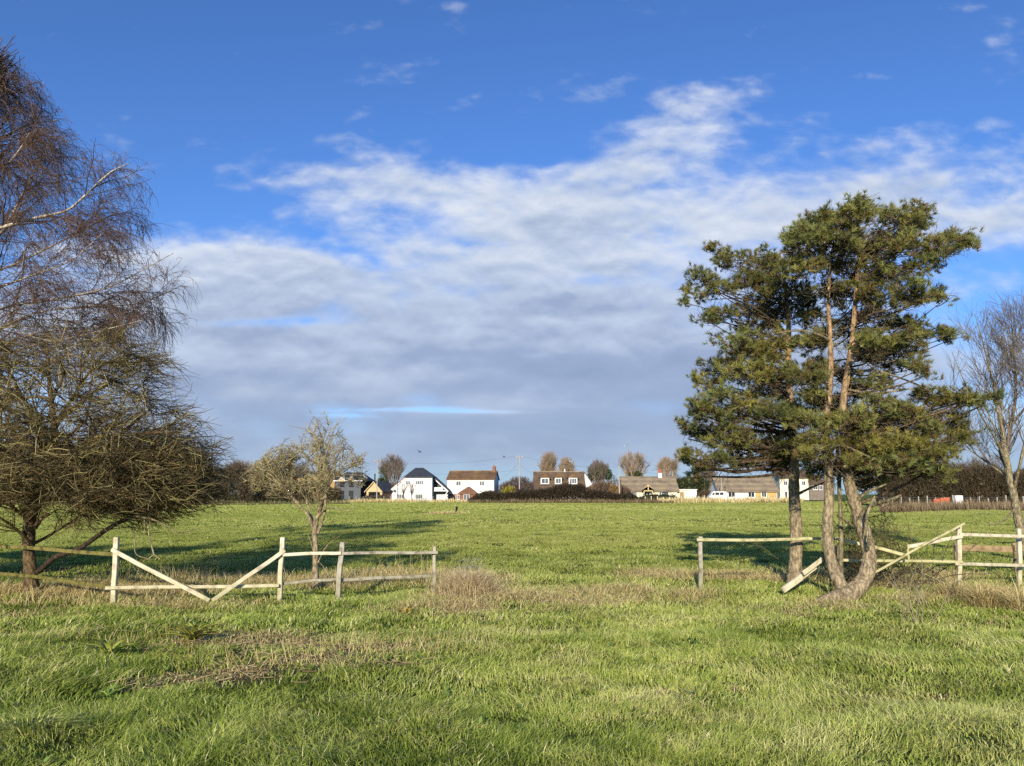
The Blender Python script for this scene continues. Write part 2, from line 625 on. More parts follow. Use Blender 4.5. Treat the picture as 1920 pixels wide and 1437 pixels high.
SOILP = [(*(G(a, b)[:2]), c, d, e) for a, b, c, d, e in SOIL]


def field(x, y, L):
    s = np.zeros_like(x)
    for cx, cy, rx, ry, a in L:
        s += a * np.exp(-((x - cx) / rx) ** 2 - ((y - cy) / ry) ** 2)
    return s


def dryf(x, y):
    return field(x, y, DRYP) * np.clip(.1 + 1.7 * (.6 * vnoise(x * 1.5, y * 1.5, 88) + .4 * vnoise(x * 4, y * 4, 89)), .1, 1.5)


def ground_mat():
    m, nt, b = new_mat('meadow_ground')
    tc = nt.nodes.new('ShaderNodeTexCoord')

    def noise(sc, det, st=(1, 1, 1), rough=.6):
        mp = nt.nodes.new('ShaderNodeMapping')
        mp.inputs['Scale'].default_value = st
        nt.links.new(tc.outputs['Object'], mp.inputs['Vector'])
        n = nt.nodes.new('ShaderNodeTexNoise')
        n.inputs['Scale'].default_value = sc
        n.inputs['Detail'].default_value = det
        n.inputs['Roughness'].default_value = rough
        nt.links.new(mp.outputs[0], n.inputs['Vector'])
        return n.outputs['Fac']
    at = nt.nodes.new('ShaderNodeAttribute')
    at.attribute_name = 'Col'
    f1 = noise(.22, 7, (.6, 1, 1))
    r1 = ramp(nt, [(.3, (.12, .195, .042)), (.5, (.155, .23, .055)), (.7, (.20, .25, .08))])
    nt.links.new(f1, r1.inputs[0])
    f2 = noise(3.0, 8, rough=.75)
    r2 = ramp(nt, [(.32, (.5, .52, .5)), (.55, (1, 1, 1)), (.72, (1.35, 1.28, 1.25))])
    nt.links.new(f2, r2.inputs[0])
    mx = nt.nodes.new('ShaderNodeMix')
    mx.data_type = 'RGBA'
    mx.blend_type = 'MULTIPLY'
    mx.inputs['Factor'].default_value = 1
    nt.links.new(r1.outputs[0], mx.inputs['A'])
    nt.links.new(r2.outputs[0], mx.inputs['B'])
    m2 = nt.nodes.new('ShaderNodeMix')
    m2.data_type = 'RGBA'
    m2.blend_type = 'MULTIPLY'
    m2.inputs['Factor'].default_value = 1
    nt.links.new(mx.outputs['Result'], m2.inputs['A'])
    nt.links.new(at.outputs['Color'], m2.inputs['B'])
    nt.links.new(m2.outputs['Result'], b.inputs['Base Color'])
    b.inputs['Roughness'].default_value = .95
    b.inputs['Specular IOR Level'].default_value = .03
    bp = nt.nodes.new('ShaderNodeBump')
    bp.inputs['Strength'].default_value = 1.0
    bp.inputs['Distance'].default_value = .35
    f3 = noise(5.0, 6, (1, .8, 1), .7)
    nt.links.new(f3, bp.inputs['Height'])
    nt.links.new(bp.outputs[0], b.inputs['Normal'])
    return m


gcol = np.ones((len(GV), 3))
dr = np.clip(dryf(GV[:, 0], GV[:, 1]), 0, 1)[:, None]
so = np.clip(field(GV[:, 0], GV[:, 1], SOILP), 0, 1)[:, None]
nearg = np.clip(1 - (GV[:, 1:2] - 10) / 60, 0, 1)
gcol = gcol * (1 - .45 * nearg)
gcol = gcol * (1 - dr) + dr * np.array([1.7, 1.05, 1.9])
gcol = gcol * (1 - so) + so * np.array([.80, .42, .95])
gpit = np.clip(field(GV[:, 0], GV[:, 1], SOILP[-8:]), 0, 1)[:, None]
gcol = gcol * (1 - .75 * gpit)  # the dark of small holes in the turf is painted onto these soil spots
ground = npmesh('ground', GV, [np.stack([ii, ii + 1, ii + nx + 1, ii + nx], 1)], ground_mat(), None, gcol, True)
tag(ground, 'wide flat green meadow stretching to the row of houses', 'meadow', kind='structure')


# ------------------------------------------------------------------ grass
def blades(x, y, h, w, lean, bend, col, az=None, tipcol=1.2, base=.55, face=False):
    N = len(x)
    z = gh(x, y) - .012
    a = RNG.uniform(0, 2 * PI, N) if az is None else az
    fa = RNG.normal(0, .45, N) if face else a + RNG.normal(PI / 2, .6, N)
    dx, dy = np.cos(a), np.sin(a)
    wx, wy = np.cos(fa) * w / 2, np.sin(fa) * w / 2
    b0 = np.stack([x, y, z], 1)
    m_ = b0 + np.stack([dx * lean * h * .45, dy * lean * h * .45, h * .58], 1)
    tip = b0 + np.stack([dx * (lean + bend) * h, dy * (lean + bend) * h, h * np.clip(1 - .35 * bend * bend, .35, 1)], 1)
    off = np.stack([wx, wy, np.zeros(N)], 1)
    V = np.stack([b0 - off, b0 + off, m_ + off * .8, m_ - off * .8, tip], 1).reshape(-1, 3)
    i = np.arange(N)[:, None] * 5
    Q = i + np.array([[0, 1, 2, 3]])
    T = i + np.array([[3, 2, 4]])
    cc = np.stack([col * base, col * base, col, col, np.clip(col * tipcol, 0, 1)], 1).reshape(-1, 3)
    return V, Q, T, cc


def pal(N, f, stops):
    f = np.clip(f, 0, 1)
    s = np.array(stops)
    p = np.linspace(0, 1, len(s))
    return np.stack([np.interp(f, p, s[:, k]) for k in range(3)], 1)


GREENS = [(.122, .182, .026), (.25, .335, .050), (.395, .465, .092), (.54, .57, .165), (.71, .67, .31), (.83, .75, .43)]
ga = Acc()
for d0, d1, dens, wsc, hsc in ((3.6, 6.5, 4600, .0066, .95), (6.5, 9.5, 2900, .0088, .95), (9.5, 14, 1300, .013, 1.0), (14, 22, 760, .018, 1.0), (22, 38, 330, .028, .95), (38, 75, 70, .06, 1.0), (75, 175, 11, .26, 1.2)):
    A = .78 * (d1 ** 2 - d0 ** 2)
    N = int(A * dens)
    yy = np.sqrt(RNG.uniform(d0 ** 2, d1 ** 2, N))
    xx = RNG.uniform(-.78, .78, N) * yy
    # clumping: keep by noise
    cl = fbm(xx * 2.6, yy * 2.6, 21)
    keep = RNG.uniform(0, 1, N) < np.clip(.25 + 1.5 * cl, .25, 1)
    dr_ = dryf(xx, yy)
    so_ = field(xx, yy, SOILP)
    keep &= RNG.uniform(0, 1, N) > np.clip(.85 * so_ + .75 * dr_, 0, .95)
    xx, yy, cl, dr_ = xx[keep], yy[keep], cl[keep], dr_[keep]
    N = len(xx)
    big = fbm(xx * .55 + 7, yy * .55 + 3, 33)
    med = fbm(xx * 1.7 + 11, yy * 1.7 + 5, 35)
    fine = vnoise(xx * 7, yy * 7, 41)
    pat = vnoise(xx * 3.6, yy * 4.6, 43) + .5 * vnoise(xx * 9, yy * 11, 45) - .75
    h = (.035 + .075 * cl + .05 * (med - .4)) * RNG.uniform(.6, 1.35, N) * hsc
    h = np.clip(h, .025, .25)
    f = .05 + .46 * big + .30 * med + .34 * pat * np.clip((16 - yy) / 6, .15, 1) + .08 * fine + RNG.normal(0, .11 if d0 < 20 else .06, N) + .25 * np.clip(dr_, 0, 1)
    f -= .03
    left = np.clip((-xx / yy - .05) * 1.6, 0, .14)      # richer green towards the left of the near field
    f -= left
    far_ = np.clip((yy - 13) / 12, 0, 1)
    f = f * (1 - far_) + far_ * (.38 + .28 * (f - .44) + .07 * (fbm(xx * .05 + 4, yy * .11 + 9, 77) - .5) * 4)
    f = np.minimum(f, .66)
    straw = RNG.uniform(0, 1, N) < (.035 + .10 * np.clip(med - .45, 0, 1) * 2) * (1 - far_ * .7)
    f = np.where(straw, RNG.uniform(.75, 1, N), f)
    wind = .35 + 1.2 * (vnoise(xx * 1.3, yy * 1.3, 61) - .5) * 2 * PI
    az = np.where(RNG.uniform(0, 1, N) < .6, wind + RNG.normal(0, .7, N), RNG.uniform(0, 2 * PI, N))
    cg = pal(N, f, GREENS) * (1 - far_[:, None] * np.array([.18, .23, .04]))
    cg *= (.95 + .22 * fbm(xx * .35 + 60, yy * .9 + 20, 91)[:, None])
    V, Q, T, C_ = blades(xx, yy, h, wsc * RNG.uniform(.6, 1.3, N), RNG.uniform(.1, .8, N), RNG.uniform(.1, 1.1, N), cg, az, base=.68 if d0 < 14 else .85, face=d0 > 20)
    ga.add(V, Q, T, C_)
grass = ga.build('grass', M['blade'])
tag(grass, 'tufted green winter grass covering the near meadow', 'grass', kind='stuff')

# dead straw growing along the fence lines
STRAW = [(.38, .285, .115), (.60, .475, .20), (.79, .66, .31), (.90, .79, .44)]
sa = Acc()
for cx, cy, rx, ry, amt in DRYP:
    N = int(4200 * amt * rx * ry * 1.6 + 100)
    xx = cx + RNG.normal(0, .62, N) * rx
    yy = cy + RNG.normal(0, .62, N) * ry
    kp = (.6 * vnoise(xx * 1.5, yy * 1.5, 88) + .4 * vnoise(xx * 4, yy * 4, 89)) + RNG.uniform(-.2, .2, N) > .43
    xx, yy = xx[kp], yy[kp]
    N = len(xx)
    far = np.clip((yy - 8) / 5, .25, 1)
    h = RNG.uniform(.06, .24, N) * far * RNG.uniform(.5, 1.2, N)
    V, Q, T, C_ = blades(xx, yy, h, RNG.uniform(.005, .011, N), RNG.uniform(.1, 1.0, N), RNG.uniform(.2, 1.6, N), pal(N, RNG.uniform(0, 1, N), STRAW))
    sa.add(V, Q, T, C_)
o = sa.build('dead_grass', M['straw'])
tag(o, 'straw coloured dead grass matted along the broken fence lines', 'dead grass', kind='stuff')

# rough tall stalks among the dead grass (uncountable)
st = Acc()
for px, py, rx, ry, n, hh in ((300, 1085, 1.6, .9, 90, .5), (60, 1125, 1.3, .4, 110, .38), (430, 1060, 1.1, .9, 70, .55), (760, 1085, 1.0, .8, 70, .55), (860, 1100, .8, .6, 50, .6), (1370, 1085, 1.3, .5, 50, .35),
                              (1700, 1090, 1.2, .5, 60, .4), (1850, 1115, .8, .4, 80, .4), (690, 1205, 1.1, .3, 60, .22), (480, 1230, 1.0, .3, 60, .22), (160, 1190, 1.5, .4, 60, .2), (760, 1215, .8, .25, 40, .2), (1520, 1120, 1.2, .5, 40, .4)):
    c = G(px, py)
    xx = c[0] + RNG.normal(0, .6, n) * rx
    yy = c[1] + RNG.normal(0, .6, n) * ry
    S = np.stack([xx, yy, gh(xx, yy)], 1)
    D = np.stack([RNG.normal(0, .35, n), RNG.normal(0, .35, n), np.ones(n)], 1)
    Pn, R = grow(S, D, RNG.uniform(.3, 1.1, n) * hh, RNG.uniform(.0025, .0045, n), 4, .10, (0, 0, -.03), .4)
    V, Q = tubes(Pn, R, 3)
    st.add(V, Q, C=np.repeat(pal(n, RNG.uniform(0, 1, n), STRAW), 12, 0))
o = st.build('dry_stalks', M['straw'])
tag(o, 'thin dry weed stalks standing in the rough grass', 'weed stalks', kind='stuff')

# far margins: dead reeds and rough grass at the field edges
fm = Acc()
for x0, x1, d0, d1, N, h0, h1, stops in ((560, 960, 150, 162, 3500, .3, .8, STRAW), (880, 1260, 142, 152, 4000, .3, .9, [(.13, .10, .05), (.22, .17, .09), (.34, .27, .15)]),
                                         (1230, 1500, 146, 160, 4500, .5, 1.2, STRAW), (1640, 2000, 72, 95, 9000, .3, 1.0, [(.18, .125, .07), (.28, .20, .115), (.42, .33, .20)]),
                                         (-100, 660, 118, 124, 2500, .2, .8, [(.12, .12, .04), (.20, .18, .08), (.30, .26, .14)])):
    yy = RNG.uniform(d0, d1, N)
    px = RNG.uniform(x0, x1, N)
    xx = (px - CX) / F * yy
    sc = d0 / 150
    V, Q, T, C_ = blades(xx, yy, RNG.uniform(h0, h1, N) * (.5 + vnoise(xx * .5, yy * .5, 5)), RNG.uniform(.06, .16, N) * sc, RNG.uniform(0, .25, N), RNG.uniform(0, .5, N), pal(N, RNG.uniform(0, 1, N), stops))
    fm.add(V, Q, T, C_)
o = fm.build('rough_margin_grass', M['straw'])
tag(o, 'tall dead reeds and rough grass along the far field edges', 'dead reeds', kind='stuff')


# ------------------------------------------------------------------ trees
def scatter_cols(base, dark, light, N, rep, p_light=.25):
    f = RNG.uniform(0, 1, N)
    c = np.where((f < p_light)[:, None], np.array(light)[None], np.array(base)[None] * (1 - f[:, None] * .5) + np.array(dark)[None] * f[:, None] * .5)
    c = c * RNG.uniform(.75, 1.2, (N, 1))
    return np.repeat(c, rep, 0)


class Tree:
    def __init__(s, name, base, label, cat='tree', group=None):
        s.base = np.array(base, float)
        s.root = empty(name, s.base, label, cat, group)
        s.tr, s.cr = Acc(), Acc()

    def put(s, acc, Pn, R, sides, col):
        V, Q = tubes(Pn, R, sides)
        N, n = Pn.shape[:2]
        c = np.asarray(col, float)
        if c.ndim == 1:
            c = c[None]
        if len(c) != len(V):
            c = np.repeat(np.broadcast_to(c, (N, 3)), n * sides, 0)
        acc.add(V, Q, C=c)

    def done(s, crown='crown', tm=None, cm=None):
        s.tr.build('trunk', tm or M['bark'], s.root, s.base, True)
        if s.cr.n:
            s.cr.build(crown, cm or M['twig'], s.root, s.base)
        return s.root


def env_rev(axis_px, depth, table):
    """table rows (py, left px, right px): returns inside(points) for a body of revolution about the axis"""
    tb = np.array(table, float)
    zz = np.array([Z(r[0], depth) for r in tb])
    ax = X(axis_px, depth)
    l = np.array([ax - X(r[1], depth, r[0]) for r in tb])
    r_ = np.array([X(r[2], depth, r[0]) - ax for r in tb])
    o = np.argsort(zz)
    zz, l, r_ = zz[o], l[o], r_[o]

    def inside(p, k=1.0):
        dx = p[:, 0] - ax
        dy = p[:, 1] - depth
        rad = np.sqrt(dx * dx + dy * dy) + 1e-6
        w = (1 + dx / rad) / 2
        lim = np.interp(p[:, 2], zz, l) * (1 - w) + np.interp(p[:, 2], zz, r_) * w
        return (rad < lim * k) & (p[:, 2] < zz[-1]) & (p[:, 2] > zz[0])
    return inside


def keep_in(Pn, inside, leak=.06, tol=.1):
    ok = inside(Pn[:, -1], 1 + tol * RNG.uniform(-1, 1, len(Pn))) | (RNG.uniform(0, 1, len(Pn)) < leak)
    return ok


def shadow_twigs(t, P1, R1, k, cols):
    # extra unseen twigs added beyond the left edge to deepen the trees' cast shadow
    m = P1.mean(1)
    ok = 960 + F * m[:, 0] / m[:, 1] < -60
    if not ok.any():
        return
    S, Dv, idx, tt, r = spawn(P1[ok], R1[ok], k, .1, 1, .3, 1.1)
    P2, R2 = grow(S, Dv, RNG.uniform(.25, .7, len(S)), .011, 4, .15, (0, 0, -.05), .5)
    e = P2[:, -1]
    q = 960 + F * e[:, 0] / e[:, 1] < -20
    t.put(t.cr, P2[q], R2[q], 3, scatter_cols(*cols, int(q.sum()), 12, .2))


# --- the old hawthorn at the left
def big_thorn():
    D0 = 13.0
    base = G(58, 1113)
    t = Tree('hawthorn_tree', base, 'big tangled bare hawthorn growing through the fence end, dark trunk with yellow lichen', 'tree')
    tc = (.19, .14, .08)
    tc2 = (.16, .135, .06)
    main = [(58, 1118, 13, 40), (58, 1085, 13, 30), (54, 1030, 13, 25), (56, 975, 13, 25), (72, 935, 13, 24), (102, 860, 13, 20), (100, 790, 13, 15), (92, 715, 13, 9), (88, 640, 13, 4)]
    l2 = [(56, 985, 13, 17), (40, 945, 12.9, 14), (20, 880, 12.7, 13), (-15, 800, 12.5, 10), (-40, 720, 12.4, 5)]
    l3 = [(62, 965, 13, 12), (92, 930, 13.2, 11), (150, 880, 13.4, 10), (220, 820, 13.5, 8), (290, 760, 13.6, 5)]
    l4 = [(98, 870, 13, 10), (160, 830, 12.6, 9), (240, 815, 12.2, 6), (330, 810, 12.0, 4)]
    l5 = [(102, 840, 13, 9), (60, 780, 13.4, 8), (20, 700, 13.8, 6), (-10, 650, 14, 3)]
    l6 = [(98, 800, 13, 9), (140, 740, 13.1, 7), (180, 680, 13.2, 5), (230, 630, 13.3, 3)]
    l7 = [(80, 920, 13, 9), (140, 900, 12.5, 8), (210, 895, 12, 6), (290, 900, 11.8, 3)]
    l8 = [(100, 850, 13, 9), (180, 868, 12.6, 7), (270, 890, 12.3, 5), (340, 920, 12.2, 3.5), (385, 948, 12.2, 1.5)]
    l9 = [(98, 830, 13, 9), (190, 850, 13.6, 7), (290, 862, 13.9, 5), (390, 880, 14.1, 2)]
    l10 = [(70, 940, 13, 8), (130, 930, 12.3, 6), (200, 920, 12, 5), (260, 935, 11.9, 3)]
    l11 = [(104, 850, 13, 9), (200, 888, 12.9, 7), (310, 932, 12.8, 5), (400, 946, 12.7, 2)]
    l12 = [(100, 870, 13, 8), (160, 905, 12.3, 6), (225, 948, 12, 3)]
    l13 = [(104, 845, 13, 8), (220, 870, 13.6, 6), (330, 905, 14, 4), (410, 918, 14.2, 2)]
    l14 = [(52, 975, 13, 8), (10, 945, 12.6, 6), (-50, 955, 12.4, 3)]
    l15 = [(75, 935, 13, 7), (110, 925, 12.4, 5), (150, 950, 12, 4), (170, 985, 11.9, 2)]
    stub = [(66, 990, 13, 10), (78, 972, 12.95, 9), (93, 964, 12.9, 7)]
    big = []
    for l in (main, l2, l3, l4, l5, l6, l7, l8, l9, l10, l11, l12, l13, l14, l15, stub):
        Pn, R = limb(l)
        t.put(t.tr, Pn, R, 10, np.array(tc) * RNG.uniform(.8, 1.2))
        if l is not stub:
            big.append(resample(Pn, R, 10))
    # the torn limb lying from the trunk foot
    fl = [(72, 1072, 12.9, 13), (105, 1045, 12.6, 12), (150, 1028, 12.4, 11), (205, 990, 12.2, 10), (245, 971, 12.1, 8), (262, 966, 12.1, 5)]
    Pn, R = limb(fl)
    t.put(t.tr, Pn, R, 8, (.075, .058, .042))
    fl2 = [(255, 968, 12.1, 6), (285, 974, 12, 4), (310, 985, 11.9, 3.5), (335, 999, 11.8, 3.2), (375, 990, 11.8, 2)]
    Pn, R = limb(fl2, 6)
    t.put(t.tr, Pn, R, 6, (.24, .21, .12))
    for dead in ([(282, 976, 12, 3), (279, 1000, 12, 3), (284, 1022, 12, 4), (289, 1042, 12, 3)], [(289, 1040, 12, 3), (278, 1048, 11.95, 2.2), (268, 1052, 11.9, 1.4)], [(289, 1040, 12, 2.4), (300, 1049, 12, 1.6)],
                 [(250, 985, 12.1, 2), (252, 1015, 12.1, 2.6), (256, 1040, 12.1, 2), (286, 1050, 12, 1.5)], [(270, 968, 12.05, 2), (271, 992, 12, 1.5), (268, 1004, 12, 1)]):
        Pn, R = limb(dead, 6)
        t.put(t.tr, Pn, R, 6, (.40, .35, .2))
    BP = np.concatenate([b[0] for b in big])
    BR = np.concatenate([b[1] for b in big])
    inside = env_rev(120, 13, [(585, 20, 190), (620, -90, 285), (680, -160, 345), (740, -200, 380), (800, -215, 408), (860, -215, 425), (905, -200, 432), (940, -150, 425), (965, -90, 395), (990, -40, 340), (1015, 10, 230)])
    # limbs
    S, Dv, idx, tt, r = spawn(BP, BR, 26, .12, 1, .5, 1.35)
    Dv[:, 2] = Dv[:, 2] * .5 + .03
    Dv = norm(Dv)
    L = RNG.uniform(.9, 2.3, len(S)) * (1.1 - .45 * tt)
    P1, R1 = grow(S, Dv, L, np.minimum(r * .6, .03), 7, .16, (0, 0, -.012), .3)
    ok = inside(P1[:, 3]) & (inside(P1[:, -1], 1.05))
    P1, R1 = P1[ok], R1[ok]
    t.put(t.cr, P1, R1, 5, scatter_cols((.16, .12, .062), (.08, .06, .035), (.33, .28, .11), len(P1), 35, .35))
    shadow_twigs(t, P1, R1, 34, ((.145, .108, .05), (.06, .046, .026), (.42, .37, .16)))
    # second order
    S, Dv, idx, tt, r = spawn(P1, R1, 13, .15, 1, .35, 1.1)
    Dv[:, 2] = Dv[:, 2] * .6
    out = S - np.array([X(120, 13), 13, 0])
    out[:, 2] = 0
    Dv = norm(norm(Dv) + .45 * norm(out))
    L = RNG.uniform(.35, 1.05, len(S))
    P2, R2 = grow(S, Dv, L, np.clip(r * .65, .0065, .012), 5, .19, (0, 0, -.035), .4)
    ok = keep_in(P2, inside, .02)
    P2, R2 = P2[ok], R2[ok]
    t.put(t.cr, P2, R2, 3, scatter_cols((.145, .112, .048), (.06, .047, .025), (.42, .37, .155), len(P2), 15, .25))
    # twigs
    S, Dv, idx, tt, r = spawn(P2, R2, 8, .1, 1, .3, 1.0)
    Dv[:, 2] = Dv[:, 2] * .6
    L = RNG.uniform(.10, .45, len(S))
    P3, R3 = grow(S, Dv, L, RNG.uniform(.0034, .0058, len(S)), 3, .2, (0, 0, 0), .55)
    ok = keep_in(P3, inside, .05, .16)
    P3, R3 = P3[ok], R3[ok]
    t.put(t.cr, P3, R3, 3, scatter_cols((.155, .116, .052), (.068, .05, .028), (.37, .32, .14), len(P3), 9, .22))
    t.done()
    return len(P1), len(P2), len(P3)


# --- the birch behind it, trunk just outside the frame
def birch():
    D0 = 15.5
    base = np.array([X(-135, D0), D0, 0.0])
    base[2] = float(gh(base[0], base[1]))
    t = Tree('birch_tree', base, 'tall bare weeping birch with white limbs and drooping purple brown twigs', 'tree')
    white = (.60, .55, .46)
    tr = [(-135, 1085, D0, 34), (-132, 900, D0, 28), (-128, 700, D0, 22), (-120, 500, D0, 17), (-112, 320, D0, 12), (-100, 160, D0, 7), (-90, 30, D0, 3)]
    lb = [tr,
          [(-122, 520, D0, 10), (-60, 450, 15.3, 9), (0, 428, 15.2, 8), (70, 408, 15.1, 7), (125, 395, 15.0, 6), (165, 362, 15, 5), (205, 325, 15, 3.5), (245, 305, 15, 2)],
          [(-125, 560, D0, 9), (-60, 480, 16, 8), (0, 440, 16.3, 7), (60, 330, 16.6, 4), (90, 280, 16.7, 2)],
          [(-128, 680, D0, 9), (-60, 600, 15.2, 8), (20, 575, 15, 6), (110, 560, 14.8, 5), (200, 540, 14.7, 4), (270, 505, 14.6, 2.5), (325, 475, 14.5, 1.5)],
          [(-128, 720, D0, 9), (-40, 640, 15.8, 7), (60, 590, 16, 5), (160, 575, 16.2, 4), (260, 570, 16.3, 2.4), (320, 545, 16.3, 1.4)],
          [(-118, 440, D0, 8), (-60, 320, 15.4, 7), (0, 315, 15.3, 5), (30, 290, 15.3, 4), (55, 250, 15.2, 2)],
          [(-112, 340, D0, 7), (-60, 240, 15.5, 6), (0, 170, 15.5, 4), (30, 130, 15.5, 2)],
          [(-108, 260, D0, 6), (-70, 170, 15, 5), (-20, 110, 14.8, 3), (10, 85, 14.8, 1.5)],
          [(-115, 400, D0, 7), (-50, 300, 16, 6), (40, 240, 16.2, 4), (110, 225, 16.3, 2)],
          [(-125, 600, D0, 8), (-50, 530, 16.2, 7), (40, 490, 16.5, 5), (140, 440, 16.6, 3.5), (215, 400, 16.6, 2)],
          [(-125, 640, D0, 8), (-40, 560, 14.6, 7), (50, 520, 14.3, 5), (130, 490, 14.2, 3), (190, 440, 14.2, 2)],
          [(-128, 770, D0, 9), (-60, 700, 15.2, 7), (40, 655, 15, 5), (150, 630, 14.8, 3.5), (270, 600, 14.7, 1.6)],
          [(-128, 740, D0, 8), (-50, 670, 16, 6), (70, 625, 16.2, 4), (190, 610, 16.3, 2.4), (290, 585, 16.3, 1.4)],
          [(-120, 500, D0, 8), (-200, 400, 15, 6), (-280, 330, 14.8, 4), (-340, 300, 14.8, 2)],
          [(-125, 600, D0, 8), (-210, 520, 16, 6), (-300, 470, 16.3, 4), (-370, 450, 16.4, 2)],
          [(-115, 380, D0, 8), (-150, 260, 16.4, 6), (-190, 160, 16.6, 3), (-200, 110, 16.6, 1.5)]]
    big = []
    for l in lb:
        Pn, R = limb(l, lump=.03)
        t.put(t.tr, Pn, R, 8, np.array(white) * RNG.uniform(.75, 1.1))
        big.append(resample(Pn, R, 12))
    BP = np.concatenate([b[0] for b in big])
    BR = np.concatenate([b[1] for b in big])
    inside = env_rev(-110, D0, [(60, -150, 15), (110, -240, 45), (160, -300, 85), (215, -330, 128), (262, -350, 138), (285, -360, 230), (330, -370, 300), (380, -400, 290), (430, -410, 250), (475, -420, 335), (560, -430, 335), (620, -420, 315), (680, -400, 290), (760, -350, 200)])
    S, Dv, idx, tt, r = spawn(BP, BR, 24, .22, 1, .4, 1.0)
    Dv[:, 2] = Dv[:, 2] * .8 + .22
    L = RNG.uniform(.6, 1.7, len(S)) * (1.15 - .5 * tt)
    P1, R1 = grow(S, norm(Dv), L, np.clip(r * .5, .006, .018), 7, .12, (0, 0, -.03), .3)
    ok = keep_in(P1, inside, .0, .04)
    P1, R1 = P1[ok], R1[ok]
    t.put(t.cr, P1, R1, 4, scatter_cols((.12, .085, .075), (.055, .04, .04), (.30, .27, .24), len(P1), 28, .12))
    shadow_twigs(t, P1, R1, 30, ((.12, .085, .06), (.055, .04, .035), (.22, .16, .12)))
    S, Dv, idx, tt, r = spawn(P1, R1, 13, .15, 1, .3, .95)
    L = RNG.uniform(.3, .9, len(S))
    P2, R2 = grow(S, norm(Dv), L, RNG.uniform(.0035, .006, len(S)), 6, .12, (0, 0, -.16), .45)
    ok = keep_in(P2, inside, .0, .08)
    P2, R2 = P2[ok], R2[ok]
    brown = (.17, .11, .085)
    t.put(t.cr, P2, R2, 3, scatter_cols(brown, (.055, .036, .038), (.20, .14, .12), len(P2), 18, .15))
    S, Dv, idx, tt, r = spawn(P2, R2, 5, .2, 1, .25, .8)
    L = RNG.uniform(.12, .5, len(S))
    P3, R3 = grow(S, norm(Dv), L, RNG.uniform(.0028, .0044, len(S)), 4, .12, (0, 0, -.35), .6)
    ok = keep_in(P3, inside, .03, .1)
    P3, R3 = P3[ok], R3[ok]
    t.put(t.cr, P3, R3, 3, scatter_cols((.175, .115, .07), (.085, .06, .042), (.27, .18, .115), len(P3), 12, .2))
    # catkin and bud specks at the tips
    S = P3[:, -1]
    k = RNG.uniform(0, 1, len(S)) < .5
    S = S[k]
    P4, R4 = grow(S, np.tile([[0, 0, -1.]], (len(S), 1)), RNG.uniform(.02, .045, len(S)), .0055, 2, .2, r1=.7)
    t.put(t.cr, P4, R4, 3, scatter_cols((.15, .085, .06), (.08, .05, .04), (.2, .12, .08), len(P4), 6, .2))
    t.done()
    return len(P1), len(P2), len(P3)


